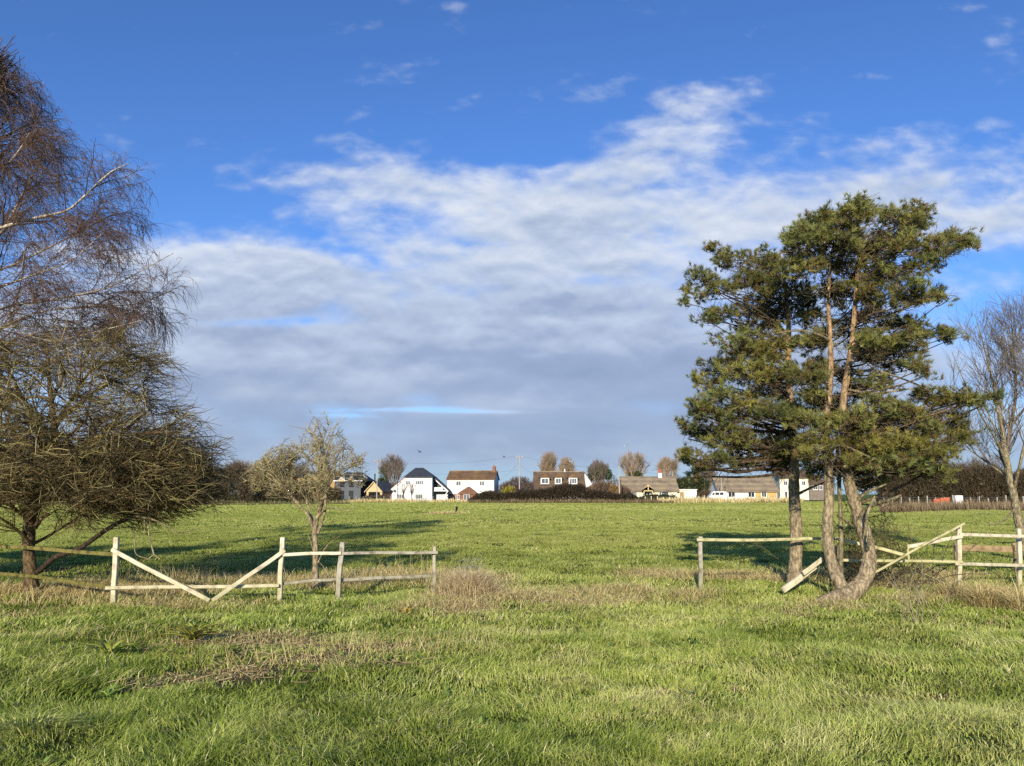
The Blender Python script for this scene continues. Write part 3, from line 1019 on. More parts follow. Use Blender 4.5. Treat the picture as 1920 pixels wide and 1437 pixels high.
# --- the small lichen covered thorn by the left fence
def small_thorn():
    D0 = 14.1
    base = G(591, 1096)
    t = Tree('small_hawthorn', base, 'small bare hawthorn with pale lichen grey twigs and short leaning trunk behind fence', 'tree')
    bk = (.46, .38, .25)
    lb = [[(592, 1100, 14, 30), (591, 1075, 14, 22), (592, 1030, 14, 17), (590, 990, 14, 17), (600, 955, 14, 13), (613, 920, 14.1, 11), (616, 885, 14.1, 9), (606, 840, 14.1, 5), (598, 805, 14.1, 3), (578, 765, 14.1, 1.3)],
          [(589, 995, 14, 12), (577, 966, 13.9, 9), (552, 938, 13.8, 7), (533, 917, 13.7, 6), (508, 908, 13.7, 4), (482, 905, 13.7, 2)],
          [(588, 985, 14, 9), (578, 950, 14.2, 7), (566, 918, 14.3, 5), (548, 885, 14.4, 4), (530, 860, 14.4, 2)],
          [(596, 1000, 13.95, 10), (609, 960, 13.8, 9), (612, 925, 13.7, 7), (630, 890, 13.6, 5), (655, 870, 13.5, 3.4), (684, 862, 13.5, 1.6)],
          [(598, 968, 14, 7), (614, 953, 13.6, 4), (640, 956, 13.4, 3), (652, 958, 13.3, 2.6), (668, 950, 13.3, 1.5)],
          [(612, 925, 14.1, 7), (598, 880, 14.4, 5), (570, 850, 14.6, 4), (552, 835, 14.7, 2)],
          [(616, 890, 14.1, 6), (636, 850, 14.3, 4), (650, 830, 14.4, 2)],
          [(606, 840, 14.1, 4), (620, 810, 14.1, 2.6), (650, 782, 14.1, 1.2)],
          [(604, 830, 14.1, 3.5), (580, 808, 14.1, 2.2), (542, 798, 14, 1.2)],
          [(606, 850, 14.1, 3.5), (630, 800, 14.2, 2.2), (642, 774, 14.2, 1.2)],
          [(560, 945, 13.8, 5), (520, 890, 13.9, 3.6), (490, 862, 13.9, 2)],
          [(615, 900, 14.1, 5), (645, 885, 14.3, 3.6), (690, 850, 14.4, 1.8)],
          [(533, 917, 13.7, 4), (500, 885, 13.6, 3), (468, 872, 13.6, 1.5)],
          [(600, 905, 14.1, 4), (575, 860, 13.7, 3), (545, 840, 13.6, 2)],
          [(590, 1040, 14, 5), (582, 1015, 13.9, 3), (576, 1000, 13.9, 1.5)],
          [(594, 1060, 14, 5), (612, 1025, 13.8, 2.5), (640, 1003, 13.7, 1.4)]]
    big = []
    for i, l in enumerate(lb):
        Pn, R = limb(l, lump=.08)
        R = R * .74
        t.put(t.tr, Pn, R, 8, np.array(bk) * RNG.uniform(.8, 1.1))
        if i < 14:
            big.append(resample(Pn, R, 10))
    BP = np.concatenate([b[0] for b in big])
    BR = np.concatenate([b[1] for b in big])
    inside = env_rev(592, D0, [(765, 580, 615), (800, 565, 640), (825, 540, 660), (850, 495, 690), (875, 462, 700), (900, 450, 694), (920, 465, 672), (938, 510, 650)])
    S, Dv, idx, tt, r = spawn(BP, BR, 25, .36, 1, .4, 1.2)
    out = S - np.array([X(592, D0), D0, 0])
    out[:, 2] = .25
    Dv = norm(Dv + .35 * norm(out))
    L = RNG.uniform(.3, .85, len(S))
    P1, R1 = grow(S, Dv, L, np.clip(r * .5, .005, .010), 6, .2, (0, 0, .02), .4)
    ok = keep_in(P1, inside, .0, .15)
    P1, R1 = P1[ok], R1[ok]
    lich = (.48, .43, .21)
    t.put(t.cr, P1, R1, 4, scatter_cols((.34, .28, .16), (.18, .14, .085), lich, len(P1), 24, .4))
    S, Dv, idx, tt, r = spawn(P1, R1, 12, .15, 1, .4, 1.2)
    L = RNG.uniform(.1, .42, len(S))
    P2, R2 = grow(S, Dv, L, RNG.uniform(.0034, .0055, len(S)), 4, .24, (0, 0, .02), .55)
    ok = keep_in(P2, inside, .03, .1)
    P2, R2 = P2[ok], R2[ok]
    t.put(t.cr, P2, R2, 3, scatter_cols((.34, .28, .16), (.17, .13, .08), lich, len(P2), 12, .4))
    S, Dv, idx, tt, r = spawn(P2, R2, 6, .1, 1, .4, 1.2)
    L = RNG.uniform(.04, .15, len(S))
    P3, R3 = grow(S, Dv, L, RNG.uniform(.003, .0055, len(S)), 3, .2, (0, 0, 0), .6)
    ok = keep_in(P3, inside, .04, .1)
    P3, R3 = P3[ok], R3[ok]
    t.put(t.cr, P3, R3, 3, scatter_cols((.27, .225, .125), (.15, .118, .065), (.45, .41, .19), len(P3), 9, .3))
    t.done()


# --- pines
def needles(S, D, n, ln, rad):
    """needle brushes: at each shoot tip S with direction D, n needles"""
    N = len(S)
    S = np.repeat(S, n, 0)
    D = np.repeat(norm(D), n, 0)
    t = RNG.uniform(0, 1, (N * n, 1))
    q = norm(np.cross(D, RNG.normal(0, 1, D.shape)))
    spread = RNG.uniform(.5, 1.15, (N * n, 1)) * (1.15 - .6 * t)
    dirn = norm(D * np.cos(spread) + q * np.sin(spread))
    b = S - D * rad * (1 - t) + RNG.normal(0, .004, S.shape)
    L = RNG.uniform(.65, 1.1, (N * n, 1)) * ln
    side = norm(np.cross(dirn, RNG.normal(0, 1, D.shape)))
    w = .0050
    V = np.stack([b - side * w, b + side * w, b + dirn * L], 1).reshape(-1, 3)
    T = np.arange(N * n * 3).reshape(-1, 3)
    return V, T


def pine(name, base, label, trunks, clumps, D0, stubs=(), thick=1.0, dense=1.0, cones=True):
    t = Tree(name, base, label, 'tree', 'pine trees by the right fence')
    lower = np.array((.38, .315, .205))
    upper = np.array((.46, .31, .175))
    tp = []
    for l in trunks:
        Pn, R = limb(l, m=8, lump=.05)
        R = R * (.85 if len(trunks) > 1 else .95)
        zz = Pn[0, :, 2]
        f = np.clip((zz - 1.9) / 2.2, 0, 1)[:, None]
        c = np.repeat(lower * (1 - f) + upper * f, 14, 0)
        V, Q = tubes(Pn, R, 14)
        t.tr.add(V, Q, C=c)
        tp.append((Pn[0], R[0]))
    TP = np.concatenate([a for a, b in tp])
    TR = np.concatenate([b for a, b in tp])
    for l in stubs:
        Pn, R = limb(l, lump=.06)
        t.put(t.tr, Pn, R, 8, np.array((.36, .32, .20)) * RNG.uniform(.7, 1.1))
    br = Acc()
    nd = Acc()
    lp = []
    full = []
    for q in clumps:
        full.append(q)
        px, py, rx, rz = q[:4]
        dz = q[4] if len(q) > 4 else RNG.uniform(-1, 1)
        for _ in range(2):
            full.append((px + RNG.uniform(-.9, .9) * rx, py + RNG.uniform(-1.1, 1.2) * rz, rx * RNG.uniform(.25, .55), rz * RNG.uniform(.5, 1.0), dz + RNG.uniform(-.5, .5) + (1.1 if (530 < py < 800 and 1520 < px < 1640) else 0)))
    for (px, py, rx, rz, *rest) in full:
        d = D0 + (rest[0] if rest else RNG.uniform(-1.0, 1.0))
        c = P(px, py, d)
        sx = rx * d / F * 1.0
        sz = rz * d / F * 1.4
        # limb from trunk
        dd = TP - (c - np.array([0, 0, .25 * abs(c[0] - base[0])]))
        w = np.linalg.norm(dd, axis=1) + (3 * np.clip(c[2] + .05 - TP[:, 2], 0, 9) if py > 815 else 0) + 4 * np.clip(TP[:, 2] - c[2] - .05, 0, 9) + (TP[:, 2] < 1.3) * 5
        j = int(np.argmin(w))
        a = TP[j]
        mid = (a + c) / 2 + np.array([0, 0, -.05 * np.linalg.norm(c - a) + .03])
        mid += RNG.normal(0, .09, 3)
        r0 = float(np.clip(TR[j] * .30, .010, .030))
        cc = catmull([[*a, r0], [*mid, r0 * .75], [*(c + np.array([0, 0, -.25 * sz])), r0 * .45]], 5)
        V, Q = tubes(cc[None, :, :3], cc[None, :, 3], 6)
        br.add(V, Q, C=np.array((.22, .165, .10)) * RNG.uniform(.35, .95))
        lp.append(resample(cc[None, :, :3], cc[None, :, 3], 8))
        # shoots
        n = int(np.clip(rx * rz / 26 * dense, 8, 56))
        u = norm(RNG.normal(0, 1, (n, 3)))
        u[:, 2] = np.where(u[:, 2] < -.35, -u[:, 2] * .6, u[:, 2])
        rr = RNG.uniform(.35, 1.2, (n, 1)) ** .6 * np.where(RNG.uniform(0, 1, (n, 1)) < .12, 1.25, 1)
        tip = c + u * rr * np.array([sx, min(sx, .75), sz])
        root = c + (tip - c) * RNG.uniform(.05, .45, (n, 1)) + np.array([0, 0, -.25 * sz]) + RNG.normal(0, .04, (n, 3))
        m_ = (root + tip) / 2 + RNG.normal(0, .03, (n, 3)) - np.array([0, 0, .02])
        V, Q = tubes(np.stack([root, m_, tip], 1), np.tile([[.006, .005, .0035]], (n, 1)), 3)
        br.add(V, Q, C=np.array((.20, .155, .10)) * RNG.uniform(.7, 1.2))
        Dv = norm(u * np.array([1, 1, .5]) + np.array([0, 0, .55]) + RNG.normal(0, .3, (n, 3)))
        # each shoot carries a few side tufts
        k = 3
        S = np.repeat(tip, k, 0) + RNG.normal(0, .055, (n * k, 3)) * np.array([1, 1, .7])
        Dk = norm(np.repeat(Dv, k, 0) + RNG.normal(0, .45, (n * k, 3)))
        nn = 24
        V, T = needles(S, Dk, nn, .092, .07)
        shade = np.repeat(RNG.uniform(0, 1, n * k), nn * 3)
        tone = RNG.uniform(.75, 1.4)
        col = np.stack([.105 + .15 * shade, .12 + .135 * shade, .034 + .034 * shade], 1) * tone
        old = np.repeat(RNG.uniform(0, 1, n * k) < .12, nn * 3)
        col *= np.array([1, 1, 1]) + RNG.uniform(-.12, .14) * np.array([1, .1, -1])
        col[old] = np.array((.20, .14, .055))
        nd.add(V, T=T, C=col)
    # bare dead twigs off the limbs
    LP, LR = np.concatenate([q[0] for q in lp]), np.concatenate([q[1] for q in lp])
    S, Dv, idx, tt, r = spawn(LP, LR, 5, .1, .95, .5, 1.2)
    P1, R1 = grow(S, Dv, RNG.uniform(.15, .42, len(S)), RNG.uniform(.004, .008, len(S)), 5, .17, (0, 0, -.01), .4)
    V, Q = tubes(P1, R1, 4)
    br.add(V, Q, C=np.repeat(pal(len(P1), RNG.uniform(0, 1, len(P1)), [(.10, .08, .055), (.22, .18, .12), (.38, .33, .22)]), 20, 0))
    S, Dv, idx, tt, r = spawn(P1, R1, 5, .2, 1, .4, 1.1)
    P2, R2 = grow(S, Dv, RNG.uniform(.08, .3, len(S)), .0036, 4, .2, (0, 0, 0), .5)
    V, Q = tubes(P2, R2, 3)
    br.add(V, Q, C=np.repeat(pal(len(P2), RNG.uniform(0, 1, len(P2)), [(.10, .08, .055), (.22, .18, .12), (.38, .33, .22)]), 12, 0))
    br.build('branches', M['bark'], t.root, t.base)
    nd.build('crown', M['needle'], t.root, t.base)
    t.tr.build('trunk', M['bark'], t.root, t.base, True)
    return t


def pines():
    DJ = 12.6
    left = [(1590, 1128, 12.35, 40), (1582, 1108, 12.4, 38), (1565, 1072, 12.5, 33), (1554, 1030, 12.6, 29), (1552, 980, 12.6, 28), (1555, 930, 12.6, 26), (1552, 870, 12.6, 24), (1548, 800, 12.6, 20), (1554, 740, 12.6, 17), (1558, 690, 12.6, 15), (1556, 620, 12.6, 12), (1553, 560, 12.6, 9), (1560, 490, 12.6, 5), (1572, 430, 12.6, 3)]
    right = [(1520, 1136, 12.15, 16), (1555, 1124, 12.2, 36), (1590, 1115, 12.3, 46), (1618, 1090, 12.35, 44), (1630, 1050, 12.4, 38), (1622, 1005, 12.5, 37), (1606, 955, 12.6, 33), (1590, 895, 12.6, 30), (1584, 830, 12.6, 26), (1580, 765, 12.6, 21), (1588, 705, 12.6, 18), (1598, 640, 12.6, 15), (1603, 576, 12.6, 13), (1608, 506, 12.6, 10), (1614, 450, 12.6, 6), (1600, 405, 12.6, 3)]
    stubs = [[(1612, 975, 12.5, 13), (1624, 955, 12.4, 11), (1645, 944, 12.2, 9), (1668, 938, 12.0, 8), (1690, 929, 11.9, 6)],
             [(1604, 945, 12.6, 10), (1622, 925, 12.4, 8), (1645, 915, 12.3, 6), (1662, 908, 12.2, 4)],
             [(1620, 1010, 12.4, 9), (1624, 985, 12.3, 8), (1627, 962, 12.2, 7), (1640, 930, 12.2, 4)],
             [(1627, 1030, 12.3, 8), (1630, 1005, 12.1, 6), (1631, 996, 12.1, 5)],
             [(1596, 985, 12.6, 7), (1580, 972, 12.5, 6), (1570, 968, 12.4, 5)],
             [(1576, 1085, 12.95, 11), (1577, 1000, 12.95, 10), (1574, 930, 12.9, 9), (1572, 870, 12.85, 9), (1568, 800, 12.8, 5)],
             [(1556, 640, 12.6, 7), (1535, 628, 12.4, 6), (1500, 620, 12.3, 5), (1450, 626, 12.2, 3)],
             [(1600, 560, 12.6, 6), (1640, 560, 12.5, 4), (1680, 545, 12.4, 3)],
             [(1610, 520, 12.6, 8), (1640, 495, 12.3, 7), (1680, 478, 12.1, 5)],
             [(1585, 730, 12.6, 6), (1640, 738, 12.4, 5), (1700, 730, 12.3, 4), (1760, 728, 12.3, 3)],
             [(1548, 790, 12.6, 8), (1530, 780, 12.5, 6), (1505, 775, 12.4, 4)],
             [(1590, 700, 12.6, 6), (1640, 695, 12.6, 5), (1690, 710, 12.6, 4), (1730, 725, 12.6, 3)],
             [(1592, 900, 12.6, 9), (1640, 890, 12.2, 7), (1690, 870, 12, 5), (1740, 850, 11.9, 3)],
             [(1552, 860, 12.6, 8), (1575, 835, 12.1, 6), (1640, 860, 11.9, 4), (1700, 862, 11.8, 2.5)]]
    cl = [(1545, 420, 40, 26), (1590, 412, 48, 22), (1640, 410, 46, 22), (1690, 406, 44, 18), (1728, 402, 26, 17), (1715, 430, 30, 15),
          (1742, 456, 36, 16), (1786, 452, 36, 13), (1812, 450, 18, 9), (1745, 486, 30, 12), (1770, 476, 24, 9),
          (1505, 450, 42, 26), (1560, 460, 52, 30), (1620, 470, 46, 30), (1690, 468, 38, 20), (1655, 455, 28, 22, 1.3), (1520, 500, 42, 24),
          (1585, 510, 40, 24), (1640, 520, 34, 18), (1690, 520, 44, 22), (1700, 556, 46, 16), (1738, 562, 36, 14), (1650, 545, 34, 14),
          (1680, 610, 36, 14), (1735, 622, 40, 13), (1778, 630, 28, 12), (1640, 598, 30, 12, .8), (1700, 640, 30, 12),
          (1640, 648, 40, 15), (1690, 662, 42, 17), (1705, 688, 32, 16), (1655, 680, 26, 12, .8),
          (1530, 600, 32, 18, 1.2), (1515, 650, 40, 20, .6), (1510, 710, 40, 20), (1524, 740, 22, 14, -.4),
          (1640, 722, 36, 16), (1600, 790, 46, 20, -.7), (1650, 778, 52, 24), (1708, 788, 50, 22), (1758, 800, 48, 18), (1802, 812, 28, 14), (1750, 742, 36, 14), (1798, 750, 46, 14), (1842, 757, 28, 11),
          (1528, 835, 40, 18, -.8), (1620, 838, 56, 24), (1680, 838, 54, 22), (1740, 850, 46, 20), (1786, 838, 32, 15), (1690, 876, 56, 18), (1640, 886, 42, 14, .6), (1745, 888, 36, 12), (1512, 790, 34, 18, -.6), (1720, 820, 40, 18), (1600, 870, 36, 14, .7),
          (1530, 640, 26, 16, 1.0), (1575, 615, 26, 16, 1.1), (1572, 700, 26, 16, 1.0), (1622, 655, 24, 13, .9), (1528, 690, 26, 14, .9), (1602, 742, 30, 14, 1.0), (1560, 765, 30, 14, .9),
          (1572, 560, 30, 16, .8), (1630, 570, 26, 12, .7), (1585, 540, 24, 12, -.5), (1640, 630, 24, 9, -.6), (1530, 760, 24, 14, .5), (1580, 800, 26, 14, .9), (1625, 800, 30, 14, .9), (1520, 850, 30, 12, .4), (1570, 880, 26, 10, .6), (1625, 905, 30, 9, .5), (1590, 858, 28, 12, -.5), (1530, 880, 26, 9, .7)]
    t = pine('pine_tree', G(1575, 1128), 'double stemmed pine with one trunk bent into a hook at its foot', [left, right], cl, DJ, stubs)
    DB = 14.0
    tr = [(1490, 1092, DB, 38), (1491, 1060, DB, 32), (1493, 1000, DB, 29), (1489, 930, DB, 27), (1488, 870, DB, 24), (1484, 800, DB, 20), (1480, 730, DB, 17), (1478, 660, DB, 14), (1478, 590, DB, 11), (1470, 520, DB, 7), (1462, 470, DB, 3)]
    cl2 = [(1350, 474, 22, 13), (1388, 490, 34, 17), (1430, 500, 48, 26), (1482, 494, 46, 26), (1318, 528, 34, 15), (1306, 560, 24, 13), (1325, 598, 26, 11), (1362, 586, 28, 12), (1350, 545, 30, 12), (1450, 532, 48, 22), (1405, 530, 36, 16),
           (1440, 572, 44, 24, 1.0), (1482, 592, 46, 26, .8), (1505, 556, 36, 20, .6), (1410, 590, 30, 16, .9),
           (1412, 618, 46, 20), (1380, 648, 46, 20), (1340, 690, 36, 20), (1422, 668, 52, 26), (1478, 650, 40, 22), (1318, 722, 28, 15), (1400, 702, 52, 24), (1308, 762, 24, 15), (1350, 748, 38, 18), (1460, 704, 50, 24), (1440, 735, 40, 18, .6),
           (1340, 784, 46, 24), (1400, 772, 56, 24), (1460, 780, 54, 26), (1370, 832, 48, 20), (1430, 830, 52, 24), (1300, 812, 24, 14), (1288, 858, 24, 14), (1335, 862, 38, 16), (1488, 838, 46, 20), (1318, 880, 24, 9), (1395, 868, 38, 14, .6), (1450, 872, 34, 12, .5), (1510, 790, 34, 20, .6), (1350, 815, 40, 18, .7)]
    st2 = [[(1490, 930, DB, 8), (1520, 915, 14.2, 5), (1545, 905, 14.3, 3)]]
    pine('pine_tree', G(1490, 1087), 'straight reddish trunked pine standing behind the broken end of fence', [tr], cl2, DB, st2)


# --- generic bare trees and shrubs
def bare_tree(name, base_px, D0, label, stems, table, cols, n1=9, n2=8, n3=4, rmin=.004, cat='tree', group=None, upt=.05, L1=(.6, 1.6), L2=(.3, .8), L3=(.15, .45), ang=(.3, .8), ivy=None, axis=None, thin=1.0, stem_col=None):
    base = np.array([X(base_px, D0), D0, 0.])
    base[2] = float(gh(base[0], base[1]))
    t = Tree(name, base, label, cat, group)
    bark, dark, light = cols
    big = []
    for l in stems:
        Pn, R = limb(l, lump=.04)
        R = R * thin
        t.put(t.tr, Pn, R, 8, np.array(stem_col or bark) * RNG.uniform(.85, 1.1))
        big.append(resample(Pn, R, 10))
    BP = np.concatenate([b[0] for b in big])
    BR = np.concatenate([b[1] for b in big])
    inside = env_rev(axis or base_px, D0, table)
    S, Dv, idx, tt, r = spawn(BP, BR, n1, .3, 1, *ang)
    Dv[:, 2] += .15
    P1, R1 = grow(S, norm(Dv), RNG.uniform(*L1, len(S)), np.maximum(r * .5, rmin * 1.6), 6, .12, (0, 0, upt), .35)
    ok = keep_in(P1, inside, .0, .06)
    P1, R1 = P1[ok], R1[ok]
    t.put(t.cr, P1, R1, 4, scatter_cols(bark, dark, light, len(P1), 24, .2))
    S, Dv, idx, tt, r = spawn(P1, R1, n2, .2, 1, *ang)
    P2, R2 = grow(S, norm(Dv), RNG.uniform(*L2, len(S)), np.maximum(r * .5, rmin), 5, .12, (0, 0, upt), .5)
    ok = keep_in(P2, inside, .02, .2)
    P2, R2 = P2[ok], R2[ok]
    t.put(t.cr, P2, R2, 3, scatter_cols(bark, dark, light, len(P2), 15, .2))
    if n3:
        S, Dv, idx, tt, r = spawn(P2, R2, n3, .2, 1, *ang)
        P3, R3 = grow(S, norm(Dv), RNG.uniform(*L3, len(S)), rmin * .85, 3, .12, (0, 0, upt), .6)
        ok = keep_in(P3, inside, .15, .4)
        P3, R3 = P3[ok], R3[ok]
        t.put(t.cr, P3, R3, 3, scatter_cols(bark, dark, light, len(P3), 9, .2))
    root = t.done()
    if ivy:
        leaf_cloud('ivy', root, base, ivy, [(.035, .055, .018), (.06, .085, .025), (.10, .12, .04)], D0)
    return root


def leaf_cloud(name, parent, base, blobs, stops, D0, n=900, size=.35):
    """blobs: (px, py, rx px, rz px): small leaf-sized faces through the volume"""
    Vs, Cs = [], []
    for px, py, rx, rz in blobs:
        c = P(px, py, D0)
        sx, sz = rx * D0 / F, rz * D0 / F
        u = norm(RNG.normal(0, 1, (n, 3))) * RNG.uniform(.3, 1, (n, 1)) ** .4
        p = c + u * np.array([sx, sx, sz]) * (1 + .25 * RNG.normal(0, 1, (n, 1)) * .5)
        a = norm(RNG.normal(0, 1, (n, 3)))
        b = norm(np.cross(a, RNG.normal(0, 1, (n, 3))))
        s = size * RNG.uniform(.5, 1.3, (n, 1))
        Vs.append(np.stack([p - a * s * .5, p + b * s * .35, p + a * s * .5, p - b * s * .35], 1).reshape(-1, 3))
        Cs.append(np.repeat(pal(n, RNG.uniform(0, 1, n), stops), 4, 0))
    V = np.concatenate(Vs)
    return npmesh(name, V, [np.arange(len(V)).reshape(-1, 4)], M['leaf'], parent, np.concatenate(Cs), False, base)


def right_tree():
    d = 19.5
    stems = [[(1930, 1052, d, 34), (1915, 1000, d, 30), (1903, 940, d, 27), (1890, 880, d, 24), (1884, 840, d, 20), (1875, 790, d, 13), (1862, 720, d, 9), (1845, 650, d, 5), (1828, 590, d, 2)],
             [(1884, 850, d, 16), (1895, 800, d + .3, 13), (1905, 730, d + .5, 9), (1900, 650, d + .6, 6), (1895, 585, d + .7, 2)],
             [(1890, 880, d, 13), (1870, 830, d - .4, 9), (1840, 780, d - .8, 6), (1810, 720, d - 1, 4), (1785, 660, d - 1.1, 2)],
             [(1895, 900, d, 10), (1855, 870, d + .5, 7), (1815, 840, d + 1, 4), (1785, 800, d + 1.2, 2)],
             [(1900, 920, d, 12), (1915, 860, d - .5, 10), (1930, 780, d - .7, 7), (1935, 690, d - .8, 4), (1930, 610, d - .8, 2)],
             [(1895, 800, d, 9), (1940, 740, d + .4, 7), (1980, 670, d + .6, 3)],
             [(1906, 950, d, 10), (1885, 975, d - .5, 5), (1862, 985, d - .8, 3), (1840, 975, d - .9, 1.5)]]
    bare_tree('ash_tree', 1930, d, 'bare upright ash with mossy trunk at the right edge of the meadow', stems,
              [(555, 1800, 1930), (600, 1785, 1990), (660, 1768, 2040), (720, 1758, 2060), (780, 1752, 2060), (830, 1765, 2050), (880, 1790, 2020), (930, 1830, 2000)],
              ((.20, .155, .115), (.11, .085, .08), (.30, .26, .15)), n1=17, n2=12, n3=5, rmin=.0045, upt=.09, L1=(.7, 1.9), L2=(.4, 1.0), L3=(.2, .6), ang=(.25, .75), thin=.64, stem_col=(.34, .30, .19))


def beyond_frame_thorn():
    # the neighbour of the big hawthorn: just outside the view, its shade lies across the meadow behind the fence
    d = 12.5
    for px, lab in ((-430, 'dense bare hawthorn next in line left of the big hawthorn'), (-760, 'dense bare hawthorn farthest along the fence to the left')):
        stems = [[(px, 1110, d, 34), (px + k * 25, 980, d + k * .3, 24), (px + k * 90, 850, d + k * .5 * (-1) ** int(abs(k) * 2), 14), (px + k * 150, 700 + abs(k) * 60, d, 4)] for k in (-1, -.5, 0, .5, 1)]
        bare_tree('hawthorn_tree', px, d, lab, stems, [(600, px - 60, px + 60), (680, px - 150, px + 150), (800, px - 190, px + 190), (920, px - 190, px + 190), (990, px - 120, px + 120), (1050, px - 30, px + 30)],
                  ((.16, .12, .06), (.08, .06, .035), (.36, .30, .14)), n1=30, n2=14, n3=4, rmin=.010, upt=0.0, L1=(.7, 1.8), L2=(.3, .9), L3=(.15, .45), ang=(.5, 1.3))


def distant_trees():
    dk = ((.22, .175, .14), (.12, .10, .085), (.30, .25, .20))
    tn = ((.36, .27, .17), (.23, .17, .12), (.46, .36, .24))
    # (name, label, px, base py, top py, half width px, depth, cols, ivy blobs)
    L = [('elm_tree', 'dark bare rounded tree behind the slate roofed white house', 735, 938, 850, 30, 205, dk, [(722, 890, 11, 20), (716, 906, 10, 10)]),
         ('willow_tree', 'tall pale bare willow rising behind the dormered bungalow', 1028, 935, 845, 25, 215, tn, None),
         ('willow_tree', 'low broad brown willow behind the right end of the dormered bungalow ridge', 1062, 935, 857, 24, 212, tn, None),
         ('ivy_tree', 'green ivy clad tree between dormered bungalow and ribbed roof bungalow', 1122, 935, 862, 24, 205, dk, [(1126, 886, 17, 16), (1110, 888, 8, 16), (1140, 890, 8, 10)]),
         ('willow_tree', 'broad tawny bare tree behind the ribbed roof bungalow with terracotta pots', 1190, 935, 846, 34, 210, tn, [(1192, 889, 12, 6)]),
         ('willow_tree', 'tawny bare tree just left of the pines above the chimney', 1253, 935, 856, 28, 215, tn, None),
         ('elm_tree', 'bare brown tree seen under the pines behind the houses', 1320, 935, 866, 32, 220, dk, None),
         ('elm_tree', 'bare brown tree behind the hedge right of the pines', 1720, 935, 842, 50, 150, dk, None),
         ('elm_tree', 'bare brown tree at the far right behind the dark hedge', 1845, 935, 850, 48, 150, dk, None),
         ('elm_tree', 'bare tree over the far hedge left of the lichen thorn', 455, 935, 862, 42, 170, dk, None),
         ('elm_tree', 'low bare tree behind the oak clad house', 560, 935, 868, 38, 215, dk, None)]
    for name, label, px, by, ty, hw, d, cols, ivy in L:
        H = (by - ty)
        stems = []
        for k in range(7):
            f = (k - 3) / 3
            stems.append([(px + f * 2, by + 4, d, 4), (px + f * hw * .3, by - H * .35, d + RNG.uniform(-2, 2), 3), (px + f * hw * .62, by - H * .65, d + RNG.uniform(-3, 3), 1.8), (px + f * hw * .85, by - H * (.95 - .25 * abs(f)), d + RNG.uniform(-3, 3), .8)])
        tb = [(ty, px - hw * .35, px + hw * .35), (ty + H * .12, px - hw * .75, px + hw * .75), (ty + H * .3, px - hw, px + hw), (ty + H * .55, px - hw, px + hw), (ty + H * .85, px - hw * .6, px + hw * .6), (by, px - 4, px + 4)]
        tb = [(q, px - (px - l) * RNG.uniform(.75, 1.3), px + (r - px) * RNG.uniform(.75, 1.3)) for q, l, r in tb]
        s = d / 200
        bare_tree(name, px, d, label, stems, tb, cols, n1=14, n2=11, n3=5, rmin=.024 * s, ang=(.2, .6), upt=.16, L1=(2 * s, 4.5 * s), L2=(1 * s, 2.6 * s), L3=(.6 * s, 1.6 * s), group=None, ivy=ivy)


def hedge(name, label, x0, x1, top, D0, D1, thick, cols, N, leafy=.5, leafcols=None, cat='hedge', twl=1.3, size=.30, d_of=None):
    """twig and leaf mass; top(px)->py of its upper edge"""
    px = RNG.uniform(x0, x1, N)
    f = (px - x0) / (x1 - x0)
    d = D0 + (D1 - D0) * f + RNG.uniform(0, thick, N)
    tz = np.array([Z(top(p), q) for p, q in zip(px, d)])
    tz = tz * (.70 + .30 * vnoise(px * .11, px * 0 + d * .25, 9) + .26 * vnoise(px * .034, px * 0 + d * .1, 12))
    h = np.maximum(tz, .3)
    x = (px - CX) / F * d
    z0 = RNG.uniform(0, 1, N) ** .8 * h * .92
    base = np.array([(X(x0, D0) + X(x1, D1)) / 2, (D0 + D1) / 2, 0])
    root = empty(name, base, label, cat)
    S = np.stack([x, d, z0], 1)
    D = np.stack([RNG.normal(0, .45, N), RNG.normal(0, .45, N), RNG.uniform(.2, 1.2, N)], 1)
    L = np.minimum(RNG.uniform(.4, 1.2, N) * twl, np.maximum(h * 1.05 - z0, .25))
    s = D0 / 150
    Pn, R = grow(S, norm(D), L, RNG.uniform(.018, .04, N) * s, 3, .15, (0, 0, .05), .4)
    t = Acc()
    V, Q = tubes(Pn, R, 3)
    t.add(V, Q, C=np.repeat(pal(N, RNG.uniform(0, 1, N), cols), 9, 0))
    t.build('branches', M['twig'], root, base)
    n = int(N * leafy)
    if n:
        i = RNG.integers(0, N, n)
        p = S[i] + RNG.normal(0, .25, (n, 3)) * s
        p[:, 2] = np.clip(p[:, 2], .05, None)
        a = norm(RNG.normal(0, 1, (n, 3)))
        b = norm(np.cross(a, RNG.normal(0, 1, (n, 3))))
        q = size * RNG.uniform(.5, 1.4, (n, 1))
        V = np.stack([p - a * q * .5, p + b * q * .35, p + a * q * .5, p - b * q * .35], 1).reshape(-1, 3)
        npmesh('foliage', V, [np.arange(n * 4).reshape(-1, 4)], M['leaf'], root, np.repeat(pal(n, RNG.uniform(0, 1, n), leafcols or cols), 4, 0), False, base)
    return root


